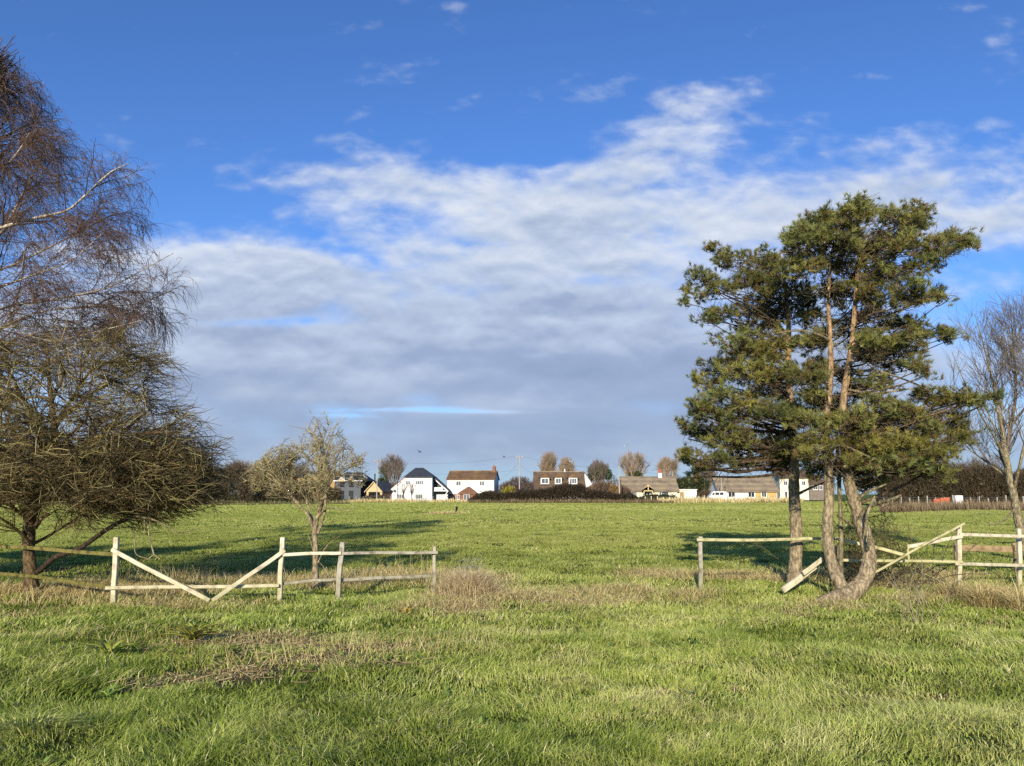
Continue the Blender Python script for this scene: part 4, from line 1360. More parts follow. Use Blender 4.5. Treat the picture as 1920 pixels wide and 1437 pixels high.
def hedges():
    BR = [(.05, .038, .024), (.10, .074, .046), (.18, .135, .08)]
    DKB = [(.022, .02, .014), (.045, .036, .025), (.085, .062, .04)]
    tp = lambda pts: (lambda p: float(np.interp(p, [a for a, b in pts], [b for a, b in pts])))
    hedge('hedge', 'tall bare brown hedgerow along the far side of the meadow at left', -120, 480, tp([(-120, 850), (0, 852), (150, 862), (300, 868), (420, 872), (480, 876)]), 124, 138, 7, BR, 30000, 1.0, [(.04, .035, .018), (.07, .055, .03), (.11, .085, .045)])
    hedge('hedge', 'shorter bare brown hedge between the tall hedgerow and the oak clad house', 480, 640, tp([(480, 880), (540, 893), (590, 905), (640, 918)]), 140, 152, 6, BR, 9000, 1.0, [(.04, .035, .018), (.07, .055, .03), (.11, .085, .045)])
    hedge('bramble_hedge', 'long dark bramble thicket in front of the white house and dormered bungalow', 882, 1215, tp([(882, 936), (895, 928), (925, 922), (940, 925), (975, 919), (1000, 921), (1030, 910), (1050, 907), (1085, 909), (1105, 920), (1130, 924), (1160, 928), (1180, 927), (1200, 936), (1215, 939)]), 148, 150, 6, DKB, 13000, .9, [(.025, .026, .012), (.05, .04, .022), (.10, .062, .035)], cat='bramble hedge')
    hedge('hedge', 'dark hedge behind the reeds and orange barrier right of the pines', 1640, 2010, tp([(1640, 878), (1680, 858), (1720, 872), (1770, 862), (1820, 882), (1850, 868), (1900, 884), (2010, 870)]), 104, 98, 6, BR, 26000, 1.0, [(.03, .03, .014), (.06, .055, .022), (.11, .08, .04)])
    hedge('scrub_line', 'ragged low line of bare scrub far behind the row of houses', 600, 1560, tp([(600, 915), (640, 908), (690, 912), (720, 905), (800, 912), (850, 915), (930, 912), (960, 906), (1000, 900), (1060, 905), (1110, 902), (1150, 897), (1165, 905), (1220, 900), (1260, 890), (1310, 898), (1340, 892), (1400, 902), (1460, 890), (1500, 896), (1560, 890)]), 226, 226, 10, [(.10, .08, .065), (.17, .135, .10), (.25, .20, .15)], 9000, .6, cat='scrub', size=.5)
    hedge('hedge', 'thin brown hedge behind the small garage and utility pole', 690, 730, tp([(690, 928), (730, 926)]), 168, 168, 2, BR, 700, .6)
    hedge('garden_bushes', 'russet bare bushes between dormered bungalow and utility pole', 1098, 1178, tp([(1098, 915), (1115, 905), (1135, 897), (1150, 905), (1178, 915)]), 172, 172, 6, [(.09, .06, .04), (.17, .115, .075), (.26, .18, .11)], 3000, .5, cat='bush')
    hedge('garden_bushes', 'purple brown bare bushes behind the pole left of dormered bungalow', 938, 1003, tp([(938, 915), (960, 902), (985, 896), (1003, 902)]), 185, 185, 6, [(.07, .05, .05), (.13, .095, .085), (.19, .14, .12)], 2600, .4, cat='bush')
    hedge('garden_hedge', 'low clipped green hedge in front of the ribbed roof bungalow', 1200, 1262, tp([(1200, 931), (1225, 928), (1262, 930)]), 164, 164, 1.5, [(.03, .035, .015), (.06, .06, .025)], 1600, 1.2, [(.02, .032, .012), (.045, .06, .02), (.08, .09, .03)])
    hedge('thorn_bush', 'dark twiggy bush beside the white van', 1304, 1332, tp([(1304, 928), (1316, 912), (1332, 922)]), 168, 168, 2.5, BR, 1500, .3, cat='bush')
    hedge('evergreen_bush', 'bright yellow green conifer bush beside white house and utility pole', 945, 961, tp([(945, 914), (952, 909), (961, 914)]), 180, 180, 2, [(.16, .15, .02), (.30, .26, .03)], 500, 4, [(.22, .20, .03), (.36, .31, .04), (.46, .40, .07)], cat='bush', size=.5)
    hedge('evergreen_bush', 'dark green shrubs beneath the pines behind the van', 1255, 1330, tp([(1255, 905), (1280, 893), (1305, 890), (1330, 900)]), 200, 200, 4, [(.03, .035, .015), (.06, .06, .025)], 2600, 1.5, [(.03, .045, .02), (.06, .085, .03), (.11, .13, .05)], cat='bush', size=.5)
    hedge('evergreen_bush', 'russet small tree beside the pole in the gap of the garden bushes', 1143, 1160, tp([(1143, 912), (1152, 905), (1160, 912)]), 170, 170, 2, [(.2, .13, .06), (.30, .19, .08)], 500, 2, [(.26, .17, .07), (.36, .25, .1)], cat='bush', size=.4)


def scrub_under_pine():
    """dark twiggy scrub between the pine stems and the right fence"""
    d = 14.5
    c = G(1625, 1085)
    c = np.array([X(1625, d), d, 0.])
    root = empty('thorn_scrub', c, 'dense dark twiggy scrub behind the hooked pine trunk', 'scrub')
    n = 42
    S = np.stack([X(1625, d) + RNG.normal(0, .6, n), d + RNG.normal(0, .5, n), np.zeros(n)], 1)
    D = np.stack([RNG.normal(.15, .85, n), RNG.normal(0, .7, n), np.ones(n)], 1)
    P1, R1 = grow(S, norm(D), RNG.uniform(.7, 1.9, n), RNG.uniform(.006, .013, n), 7, .17, (0.02, 0, -.05), .3)
    a = Acc()

    def put(Pn, R, s, cols):
        V, Q = tubes(Pn, R, s)
        a.add(V, Q, C=np.repeat(pal(len(Pn), RNG.uniform(0, 1, len(Pn)), cols), Pn.shape[1] * s, 0))
    cols = [(.06, .045, .028), (.12, .095, .055), (.20, .165, .09)]
    inside = env_rev(1625, d, [(905, 1560, 1650), (930, 1540, 1695), (970, 1530, 1712), (1010, 1525, 1715), (1050, 1535, 1720), (1090, 1560, 1700)])
    put(P1, R1, 4, cols)
    S, Dv, idx, tt, r = spawn(P1, R1, 14, .2, 1, .4, 1.2)
    P2, R2 = grow(S, Dv, RNG.uniform(.2, .7, len(S)), .005, 4, .2, (0, 0, 0), .5)
    ok = keep_in(P2, inside, .02)
    P2, R2 = P2[ok], R2[ok]
    put(P2, R2, 3, cols)
    S, Dv, idx, tt, r = spawn(P2, R2, 8, .2, 1, .4, 1.2)
    P3, R3 = grow(S, Dv, RNG.uniform(.08, .3, len(S)), .0036, 3, .2, (0, 0, 0), .5)
    ok = keep_in(P3, inside, .04)
    put(P3[ok], R3[ok], 3, [(.045, .035, .02), (.08, .065, .035), (.13, .11, .06), (.16, .16, .06)])
    a.build('branches', M['twig'], root, c)
    return root


BT = big_thorn()
BB = birch()
small_thorn()
pines()
right_tree()
beyond_frame_thorn()
distant_trees()
hedges()
scrub_under_pine()
print('TREES', BT, BB)


# ------------------------------------------------------------------ the broken timber fences
def bar(name, m, parent, a, b, w, h, origin, bevel=.006, up=(0, 0, 1)):
    o = np.asarray(origin)
    n = 7
    a, b = np.asarray(a, float) - o, np.asarray(b, float) - o
    mb = MB()
    mb.beam(a, b, w, h, up)
    ob = mb.build(name, m, parent)
    bm = bmesh.new()
    bm.from_mesh(ob.data)
    bmesh.ops.subdivide_edges(bm, edges=[e for e in bm.edges if e.calc_length() > .35 * np.linalg.norm(b - a)], cuts=n)
    bmesh.ops.bevel(bm, geom=[e for e in bm.edges if e.is_boundary is False and e.calc_face_angle(0) > .8], offset=bevel, segments=1, affect='EDGES')
    L = max(np.linalg.norm(b - a), .01)
    for v in bm.verts:
        q = Vector(a)
        s = (v.co - q).length / L
        v.co += Vector((math.sin(s * 9 + a[0] * 7), math.cos(s * 7 + a[2] * 11), math.sin(s * 6.3 + b[0] * 5))) * .005
    bm.to_mesh(ob.data)
    bm.free()
    return ob


def fences():
    # left run
    o = G(520, 1120)
    f = empty('timber_fence', o, 'broken post and rail fence left of the field gap, crossed by two slanting rails', 'fence')

    def post(px0, py0, px1, py1, d, w=.085, m='fence', par=f, org=o):
        a = P(px0, py0, d)
        b = P(px1, py1, d)
        a[2] = min(a[2], float(gh(a[0], a[1]))) - .1
        return bar('post', M[m], par, a, b, w, w, org, up=(0, 1, 0))

    def rail(px0, py0, d0, px1, py1, d1, h=.062, t=.034, m='fence', par=f, org=o, name='rail'):
        return bar(name, M[m], par, P(px0, py0, d0), P(px1, py1, d1), t, h, org)
    post(214, 1124, 219, 1008, 12.0, .072)
    post(524, 1120, 530, 1008, 12.35, .07)
    post(632, 1120, 642, 1016, 12.4, .075, 'fence_grey')
    post(814, 1112, 815, 1024, 12.9, .052, 'fence_grey')
    rail(30, 1026, 12.9, 216, 1040, 12.06, m='fence_green', h=.058)
    rail(48, 1080, 12.9, 214, 1101, 12.06, m='fence_green', h=.055)
    rail(-150, 1022, 13.6, 40, 1027, 12.93, m='fence_green', h=.058)
    rail(-150, 1066, 13.6, 50, 1080, 12.93, m='fence_green', h=.055)
    rail(197, 1103, 11.93, 524, 1098, 12.27, h=.05)
    rail(209, 1031, 11.90, 394, 1127, 11.95, h=.062)
    rail(398, 1127, 11.95, 534, 1032, 12.28, h=.062)
    rail(530, 1040, 12.29, 640, 1037, 12.34, h=.05)
    rail(640, 1038, 12.36, 821, 1036, 12.85, h=.046, m='fence_grey')
    rail(530, 1094, 12.42, 632, 1086, 12.48, h=.046, m='fence_grey')
    rail(640, 1088, 12.48, 815, 1079, 12.98, h=.05, m='fence_grey')
    # right run
    o2 = G(1700, 1095)
    f2 = empty('timber_fence', o2, 'sagging post and rail fence passing behind the hooked pine at right', 'fence')
    kw = dict(par=f2, org=o2)
    post(1313, 1106, 1313, 1006, 13.2, .066, 'fence_grey', **kw)
    post(1796, 1098, 1798, 986, 13.6, .072, **kw)
    post(1910, 1087, 1910, 991, 14.6, .072, **kw)
    rail(1307, 1013, 13.13, 1484, 1012, 13.55, m='fence_yellow', h=.05, **kw)
    rail(1484, 1011, 13.57, 1570, 1010, 13.6, m='fence_yellow', h=.05, **kw)
    rail(1568, 1009, 13.5, 1702, 1042, 13.2, m='fence_yellow', h=.055, **kw)
    rail(1562, 1050, 13.35, 1806, 1054, 13.52, h=.045, m='fence_yellow', **kw)
    rail(1703, 1025, 13.2, 1804, 1006, 13.53, h=.058, **kw)
    rail(1800, 1003, 13.54, 2040, 1008, 15.2, h=.055, **kw)
    rail(1793, 1058, 13.5, 2040, 1062, 15.2, h=.055, **kw)
    post(1565, 1064, 1565, 1023, 13.45, .09, 'fence_brown', **kw)
    # loose timbers
    def loose(name, label, a, b, w, h, m, cat='plank'):
        a, b = np.asarray(a), np.asarray(b)
        t = empty(name, (a + b) / 2 * np.array([1, 1, 0]), label, cat)
        return t, a, b
    # each loose piece is one mesh of its own
    def single(name, label, cat, a, b, t_, h, m):
        c = (np.asarray(a) + np.asarray(b)) / 2
        c[2] = min(a[2], b[2]) - .3
        ob = bar(name, M[m], None, a, b, t_, h, c)
        ob.location = [float(v) for v in c]
        return tag(ob, label, cat)
    single('fence_pole', 'long thin timber pole slanting up past the fence post right of the pine', 'pole', P(1638, 1074, 13.0), P(1808, 981, 13.35), .03, .036, 'fence_yellow')
    single('fallen_plank', 'fallen broken plank leaning against the left foot of the hooked pine', 'plank', P(1468, 1108, 12.75), P(1528, 1062, 12.95), .05, .095, 'fence')
    single('fallen_plank', 'short broken board end lying on top of the leaning plank at the pine', 'plank', P(1506, 1076, 12.75), P(1541, 1049, 12.85), .03, .075, 'fence')
    a = P(1702, 1050, 13.15)
    single('fence_stake', 'thin short stake propping the sagging rails right of the pine', 'stake', P(1703, 1050, 13.15), P(1702, 1021, 13.15), .035, .035, 'fence_yellow')
    # second fence just behind
    o3 = P(1800, 1050, 16.5)
    o3[2] = 0
    f3 = empty('board_fence', o3, 'low brown single board fence standing behind the right hand rails', 'fence')
    for p0, p1 in ((1792, 1900), (1902, 2030)):
        bar('board', M['fence_brown'], f3, P(p0, 1028, 16.4), P(p1, 1030, 16.5), .03, .13, o3)
    for p in (1791, 1901, 2030):
        a = P(p, 1018, 16.47)
        b = a.copy()
        b[2] = -.05
        bar('post', M['fence_brown'], f3, b, a, .07, .07, o3, up=(0, 1, 0))
    rl = P(1820, 1000, 20)


fences()


# ------------------------------------------------------------------ houses
class House:
    def __init__(s, name, label, px0, base_py, D, rz=0.0, cat='house', pxr=None):
        s.D, s.px0, s.s, s.by = D, px0, D / F, base_py
        s.pr = pxr if pxr is not None else px0
        base = np.array([X(s.pr, D), D, 0.])
        base[2] = min(0.0, Z(base_py, D)) if base_py < 999 else 0
        base[2] = Z(base_py, D)
        s.root = empty(name, base, label, cat, rz=rz)
        s.base = base

    def x(s, px):
        return (px - s.pr) * s.s

    def z(s, py):
        return (s.by - py) * s.s

    def poly(s, pts):
        return [(s.x(a), s.z(b)) for a, b in pts]

    def part(s, name, mb, m, parent=None):
        return mb.build(name, M[m] if isinstance(m, str) else m, parent or s.root)

    def window(s, x0, y0, x1, y1, yf=0.0, panes=2, frame='white_paint', glass='glass', t=.09, name='window'):
        X0, X1, Z0, Z1 = s.x(x0), s.x(x1), s.z(y1), s.z(y0)
        f = MB()
        # real frame: outer bars and mullions around the panes
        f.box(X0, X1, yf - .07, yf + .05, Z0, Z0 + t)
        f.box(X0, X1, yf - .07, yf + .05, Z1 - t, Z1)
        w = (X1 - X0) / panes
        for k in range(panes + 1):
            c = X0 + k * w
            a0 = c if k == 0 else (c - t if k == panes else c - t / 2)
            f.box(a0, a0 + t, yf - .068, yf + .05, Z0 + t, Z1 - t)
        fo = s.part(name, f, frame)
        g = MB()
        for k in range(panes):
            g.box(X0 + k * w + t * .5, X0 + (k + 1) * w - t * .5, yf - .03, yf - .004, Z0 + t, Z1 - t)
        g.build('pane', M[glass], fo)
        if name == 'window':
            sl = MB().box(X0 - .08, X1 + .08, yf - .14, yf + .02, Z0 - .09, Z0 - .003)
            sl.build('sill', M[frame], fo)
        return fo

    def gable_roof(s, x0, x1, y0, y1, ze, zr, m, over=.35, t=.2, ridge='x'):
        """two slabs as one roof mesh; x, y in metres"""
        mb = MB()
        if ridge == 'x':
            ym = (y0 + y1) / 2
            k = (zr - ze) / (ym - y0)
            ez = ze - k * over
            mb.prismx([(y0 - over, ez), (ym, zr), (y1 + over, ez), (y1 + over, ez + t), (ym, zr + t * 1.2), (y0 - over, ez + t)], x0 - over, x1 + over)
        else:
            xm = (x0 + x1) / 2
            k = (zr - ze) / (xm - x0)
            ez = ze - k * over
            mb.prism([(x0 - over, ez), (xm, zr), (x1 + over, ez), (x1 + over, ez + t), (xm, zr + t * 1.2), (x0 - over, ez + t)], y0 - over, y1 + over)
        return s.part('roof', mb, m)


def houses():
    # 1 oak clad house behind the thorn
    h = House('oak_clad_house', 'honey coloured timber clad house with dark roof behind the lichen thorn', 556, 938, 196)
    W, Zt = h.x(626), h.z(896)
    h.part('wall', MB().prismx([(0, 0), (8, 0), (8, Zt), (4, h.z(886)), (0, Zt)], 0, W), 'tan_clad')
    h.gable_roof(0, W, 0, 8, Zt, h.z(886), 'slate')
    for a, b in ((566, 573), (590, 598), (606, 613)):
        h.window(a, 900, b, 910, 0, 1, 'oak', 'glass_grey')
        h.window(a, 919, b, 933, 0, 1, 'oak', 'glass_grey')
    # 2 grey house
    h = House('grey_house', 'modern grey clad house with slate roof, twin gablets and dark tall windows', 628, 937, 192, rz=math.radians(-7))
    W, Zt = h.x(677), h.z(903)
    h.part('wall', MB().box(0, W, 0, 9.5, 0, Zt), 'grey_clad')
    h.part('side_wall', MB().box(W + .01, W + .12, .1, 9.4, 0, Zt - .05), 'black')  # near black sheet over the right end of the grey wall
    r = MB().hip(-.5, W + .6, -.5, 10, Zt + .18, h.x(636), h.x(668), 4.7, h.z(886))
    ro = h.part('roof', r, 'slate')
    # skylights lie on the right hip
    def hip_pt(u, v):
        a = np.array([W + .6, -.5, Zt + .18])
        b = np.array([W + .6, 10, Zt + .18])
        c = np.array([h.x(668), 4.7, h.z(886)])
        e = a + (b - a) * u
        return e + (c - e) * v
    for u in (.22, .42):
        p0, p1, p2, p3 = hip_pt(u, .25), hip_pt(u + .12, .25), hip_pt(u + .12, .72), hip_pt(u, .72)
        nn = np.cross(p1 - p0, p3 - p0)
        nn = nn / np.linalg.norm(nn) * .08
        mb = MB()
        mb.v = [tuple(q - nn * .2) for q in (p0, p1, p2, p3)] + [tuple(q + nn) for q in (p0, p1, p2, p3)]
        mb.f = [[3, 2, 1, 0], [4, 5, 6, 7], [0, 1, 5, 4], [1, 2, 6, 5], [2, 3, 7, 6], [3, 0, 4, 7]]
        mb.build('skylight', M['white_paint'], ro)
    h.part('flue', MB().cyl((h.x(684), 8.5), .16, Zt - .5, h.z(888), 10), 'black')
    h.part('fascia', MB().box(-.55, W + .62, -.56, -.5, Zt - .10, Zt + .2), 'white_paint')
    for c in (641.5, 659):
        x0, x1, xm = h.x(c - 6), h.x(c + 6), h.x(c)
        g = h.part('gablet', MB().prism([(x0, Zt - .1), (x1, Zt - .1), (xm, h.z(896))], -.62, 1.6), 'oak')
        MB().prism([(x0 - .15, Zt - .12), (xm, h.z(896) + .02), (x1 + .15, Zt - .12), (x1 + .15, Zt + .06), (xm, h.z(896) + .22), (x0 - .15, Zt + .06)], -.68, 1.7).build('gablet_roof', M['white_paint'], g)
        h.window(c - 4, 903.5, c + 4, 913, -.02, 1, 'black', 'glass')
        h.window(c - 4, 921, c + 4, 936, -.02, 1, 'black', 'glass')
    # 3 oak garage
    h = House('oak_garage', 'small oak framed garage with gabled slate roof between grey house and white house', 687, 937, 176, rz=math.radians(-24), cat='garage')
    W, Zt = h.x(721), h.z(921)
    xm = W / 2
    wl = MB().prism([(0, Zt - .25), (W, Zt - .25), (W, Zt), (xm, h.z(905)), (0, Zt)], 0, .3)
    wl.box(0, .55, 0, .3, 0, Zt - .25).box(W - .55, W, 0, .3, 0, Zt - .25)
    h.part('front_wall', wl, 'oak')
    h.part('side_wall', MB().box(0, .25, .3, 5.5, 0, Zt).box(W - .25, W, .3, 5.5, 0, Zt).prism([(.26, 0), (W - .26, 0), (W - .26, Zt), (xm, h.z(906)), (.26, Zt)], 5.3, 5.5), 'brick')
    h.gable_roof(0, W, 0, 5.5, Zt, h.z(905), 'slate', over=.3, ridge='y')
    h.part('bargeboard', MB().prism([(-.34, Zt - .42), (xm, h.z(905) - .1), (W + .34, Zt - .42), (W + .34, Zt - .15), (xm, h.z(905) + .16), (-.34, Zt - .15)], -.42, -.31), 'oak')
    h.part('garage_panel', MB().box(.56, W - .56, .18, .24, 0, Zt - .26), 'black')  # black sheet stands in for the dark, shaded inside of the open bay
    # 4 white house with slate hip roof
    h = House('white_hipped_house', 'white rendered house with big dark slate hipped roof and red tiled left slope', 730, 941, 178)
    Zt = h.z(896.5)
    h.part('wall', MB().prism(h.poly([(730, 941), (809, 941), (809, 896.5), (762, 896.5), (730, 924)]), 0, 9), 'white_wall')
    h.part('roof', MB().hip(h.x(757), h.x(811), -.45, 9.6, Zt + .2, h.x(774), h.x(789), 3.6, h.z(877.5)), 'slate')
    h.part('catslide_roof', MB().prism(h.poly([(727, 924.5), (757, 898), (757, 895), (727, 921.5)]), .25, 9.4), 'red_tile')
    h.part('bargeboard', MB().prism(h.poly([(727, 926), (761, 896.5), (761, 895), (727, 923.2)]), -.2, .22), 'white_paint')
    # red roof of the rear wing
    h.part('rear_wing', MB().prism(h.poly([(722, 941), (775, 941), (775, 893), (761, 887), (722, 917)]), 10, 15), 'brick')
    h.part('rear_roof', MB().prism(h.poly([(718, 920), (761, 886.5), (781, 895), (781, 892), (761, 883.5), (718, 917)]), 9.8, 15.2), 'red_tile')
    # right wing: balcony under a sloping roof
    h.part('wing_recess', MB().box(h.x(809.2), h.x(836), 3.5, 8.5, 0, h.z(921)).prism(h.poly([(809.2, 921), (834, 921), (815, 901), (809.2, 900)]), 4.4, 8.4), 'grey_clad')  # dark grey colour stands in for shade in the recess around the balcony
    h.part('wing_roof', MB().prism(h.poly([(806, 896), (812, 896), (839.5, 920), (838.5, 923.5), (811, 899.5), (806, 899)]), 2.2, 9), 'slate')
    h.part('wing_bargeboard', MB().prism(h.poly([(811, 899.5), (813.5, 899.5), (839, 922), (837, 924)]), 2.0, 2.16), 'white_paint')
    b = h.part('balcony', MB().box(h.x(811), h.x(837), 1.6, 3.4, h.z(922), h.z(920)), 'white_paint')
    MB().box(h.x(812), h.x(828), 1.62, 1.68, h.z(919.8), h.z(914.5)).build('railing', M['white_paint'], b)
    MB().beam((h.x(838), 1.7, h.z(921)), (h.x(833), 1.7, h.z(928)), .2, .2).build('brace', M['white_paint'], b)
    h.part('garage_panel', MB().box(h.x(815), h.x(836), 3.38, 3.46, 0, h.z(928)), 'white_paint')
    h.window(760, 902, 768.5, 910, 0, 3, glass='glass_grey')
    h.window(778.5, 902, 793, 910, 0, 4, glass='glass_grey')
    h.window(744, 927, 757, 936, 0, 3, glass='glass_grey')
    h.window(778, 927, 792, 936, 0, 4, glass='glass')
    h.part('satellite_dish', MB().wheel(h.x(740), -.35, -.25, h.z(921), .3), 'wire')
    # 5 white two storey house
    h = House('white_tiled_house', 'white two storey house with mossy brown tiled roof and brick porch', 838.5, 940, 186, rz=math.radians(-8))
    W, Zt = h.x(926.5), h.z(900)
    Zp = h.z(927)
    h.part('wall', MB().prismx([(0, 0), (7, 0), (7, Zt), (3.5, h.z(885.5)), (0, Zt)], 0, W), 'white_wall')
    h.part('plinth', MB().box(-.02, h.x(872), -.05, -.004, 0, Zp), 'brick')
    ro = h.gable_roof(0, W, 0, 7, Zt, h.z(885.5), 'brown_tile', over=.25)
    ch = MB().box(h.x(919.5), h.x(925), 3.0, 4.0, h.z(889), h.z(875.5)).build('chimney', M['brick'], ro)
    MB().cyl((h.x(922), 3.5), .16, h.z(875.4), h.z(872.5), 8).build('chimney_pot', M['terracotta'], ch)
    MB().box(-.3, W + .3, 3.38, 3.62, h.z(885.5) + .14, h.z(885.5) + .36).build('ridge_tiles', M['tan_tile'], ro)
    h.window(855, 903, 864.5, 912, 0, 2, glass='glass_grey')
    h.window(899, 903, 908.5, 912, 0, 2, glass='glass_grey')
    h.window(855, 928.5, 864.5, 937, -.05, 3, glass='glass_grey')
    po = h.part('porch', MB().box(h.x(866), h.x(894), -2.2, -.06, 0, h.z(926)), 'brick')
    MB().hip(h.x(862.5), h.x(897), -2.6, -.02, h.z(925.5), h.x(878), h.x(882), -.5, h.z(913.5)).build('porch_roof', M['red_tile'], po)
    h.window(873, 927.5, 884, 939, -2.2, 2, glass='glass_grey')
    h.part('drainpipe', MB().cyl((W - .12, -.1), .06, 0, Zt, 8), 'white_paint')
    # 6 dormered bungalow
    h = House('dormered_bungalow', 'bungalow with big dark brown tiled roof, three white dormers and white end wall', 1003, 941, 178)
    W = h.x(1097)
    Ze, Zr = h.z(926), h.z(887)
    h.part('wall', MB().prismx([(0, 0), (9, 0), (9, Ze), (5.0, Zr - .3), (4.0, Zr - .3), (0, Ze)], .05, W - .05), 'white_wall')
    ro = h.part('roof', MB().prismx([(-.35, Ze - .1), (4.2, Zr), (4.8, Zr), (9.35, Ze - .1), (9.35, Ze + .12), (4.9, Zr + .22), (4.1, Zr + .22), (-.35, Ze + .12)], -.2, W + .1), 'dark_tile')
    MB().box(-.25, W + .15, 4.3, 4.7, Zr + .2, Zr + .4).build('ridge_tiles', M['tan_tile'], ro)
    h.part('end_wall', MB().prism(h.poly([(1098, 941), (1122.5, 941), (1122.5, 924), (1098, 888)]), 3.0, 8.6), 'white_wall')
    h.part('end_roof', MB().prism(h.poly([(1098, 888), (1123.5, 925), (1124.5, 924), (1099, 886.2)]), 3.4, 8.8), 'dark_tile')
    for c, hw, inner in ((1022, 8, 2), (1047, 6.5, 2), (1074.5, 8, 3)):
        x0, x1, xm = h.x(c - hw), h.x(c + hw), h.x(c)
        z0, z1, zt = h.z(909), h.z(896.5), h.z(888.5)
        d = h.part('dormer', MB().box(x0, x1, .7, 3.8, z0, z1), 'white_wall')
        MB().prism([(x0 - .3, z1 - .02), (x1 + .3, z1 - .02), (xm, zt)], .5, 4.1).build('dormer_roof', M['brown_tile'], d)
        h.window(c - hw + 1.3, 898, c + hw - 1.3, 908, .7, inner, glass='glass_grey')
    h.part('flue', MB().box(h.x(1060), h.x(1062), 4.2, 4.8, Zr + .2, Zr + .9), 'white_paint')
    # 7 ribbed roof bungalow
    h = House('ribbed_roof_bungalow', 'cream bungalow with ribbed tan roof, timber porch gable and terracotta chimney pots', 1171, 938, 176)
    W = h.x(1269)
    Zt, Zr = h.z(920), h.z(895.5)
    h.part('wall', MB().prismx([(0, 0), (8, 0), (8, Zt), (4, Zr), (0, Zt)], 0, W), 'cream_wall')
    ro = h.gable_roof(0, W, 0, 8, Zt, Zr, 'tan_tile', over=.45)
    ch = MB().box(h.x(1240), h.x(1247), 3.5, 4.5, Zr - .5, h.z(887.5)).build('chimney', M['white_wall'], ro)
    pt = MB()
    for q in (1241.5, 1245.5):
        pt.cyl((h.x(q), 4), .22, h.z(887.4), h.z(880), 10, .17)
    pt.build('chimney_pots', M['terracotta'], ch)
    MB().cyl((h.x(1248.6), 4.3), .05, Zr, h.z(862), 6).build('aerial_mast', M['wire'], ro)
    po = h.part('porch', MB().prism(h.poly([(1203, 919), (1213, 911.5), (1223, 919), (1224.5, 920.5), (1213, 909.5), (1201.5, 920.5)]), -1.6, .2).beam((h.x(1205), -1.5, h.z(921)), (h.x(1221), -1.5, h.z(921)), .25, .25).beam((h.x(1213), -1.5, h.z(921)), (h.x(1213), -1.5, h.z(912)), .22, .22), 'oak')
    for q in (1204, 1220):
        MB().box(h.x(q), h.x(q + 2), -1.6, -1.3, 0, h.z(921.5)).build("porch_post", M["oak"], po)
    h.window(1183.5, 921.5, 1194, 933, 0, 3, glass='glass_grey')
    h.window(1207, 922.5, 1218, 931, 0, 2, glass='glass')
    h.window(1235, 921.5, 1253, 930, 0, 4, glass='glass_grey')
    h.part('extension', MB().box(h.x(1269.5), h.x(1306), .6, 5, 0, h.z(919.5)), 'cream_wall')
    h.part('extension_roof', MB().box(h.x(1269.3), h.x(1307), .3, 5.3, h.z(919.4), h.z(918)), 'white_paint')
    h.part('extension_door', MB().box(h.x(1275), h.x(1282), .52, .597, 0, h.z(923)), 'fence_brown')
    h.part('garage_front', MB().box(h.x(1291), h.x(1306), .50, .597, 0, h.z(920)), 'white_paint')
    # 8 second bungalow
    h = House('long_bungalow', 'white and yellow bungalow with long tan tiled roof beside the van', 1348, 939, 172)
    W = h.x(1456)
    Zt, Zr = h.z(921), h.z(895.5)
    h.part('wall', MB().prismx([(0, 0), (8, 0), (8, Zt), (4, Zr), (0, Zt)], 0, W), 'white_wall')
    h.gable_roof(0, W, 0, 8, Zt, Zr, 'tan_tile', over=.4)
    h.part('yellow_panel', MB().box(h.x(1416), h.x(1426), -.05, -.004, 0, Zt - .3), 'yellow_wall')
    h.part('yellow_panel', MB().box(h.x(1437), h.x(1455), -.05, -.004, 0, Zt - .3), 'yellow_wall')
    for a, b in ((1365, 1378), (1402, 1414), (1427, 1436)):
        h.window(a, 922.5, b, 933, 0, 2)
    # 9 cream two-storey behind the pine trunk
    h = House('cream_house', 'tall cream two storey house with dark roof partly behind the straight pine trunk', 1463, 938, 190, rz=math.radians(-4))
    W, Zt = h.x(1515), h.z(897)
    h.part('wall', MB().prismx([(0, 0), (8, 0), (8, Zt), (4, h.z(882)), (0, Zt)], 0, W), 'cream_wall')
    h.gable_roof(0, W, 0, 8, Zt, h.z(882), 'dark_tile')
    h.window(1470, 903, 1477, 911, 0, 2)
    h.window(1503, 903, 1510, 911, 0, 2)
    h.window(1471, 922, 1476, 936, 0, 1)
    # 10 brick house
    h = House('dark_house', 'low dark brown roofed house glimpsed between the pine trunks', 1518, 938, 194)
    W, Zt = h.x(1546), h.z(908)
    h.part('wall', MB().prismx([(0, 0), (8, 0), (8, Zt), (4, h.z(893)), (0, Zt)], 0, W), 'old_wall')
    h.gable_roof(0, W, 0, 8, Zt, h.z(893), 'dark_tile')
    h.window(1525, 911, 1533, 919, 0, 2)
    h.window(1536, 911, 1543, 919, 0, 2)
    # 11 cottage
    h = House('white_cottage', 'small white cottage glimpsed through twigs behind the right hedge', 1676, 938, 170)
    W, Zt = h.x(1712), h.z(905)
    h.part('wall', MB().prismx([(0, 0), (7, 0), (7, Zt), (3.5, h.z(893)), (0, Zt)], 0, W), 'white_wall')
    h.gable_roof(0, W, 0, 7, Zt, h.z(893), 'dark_tile')
    h.window(1684, 908, 1690, 915, 0, 2)
    h.window(1698, 908, 1704, 915, 0, 2)


houses()


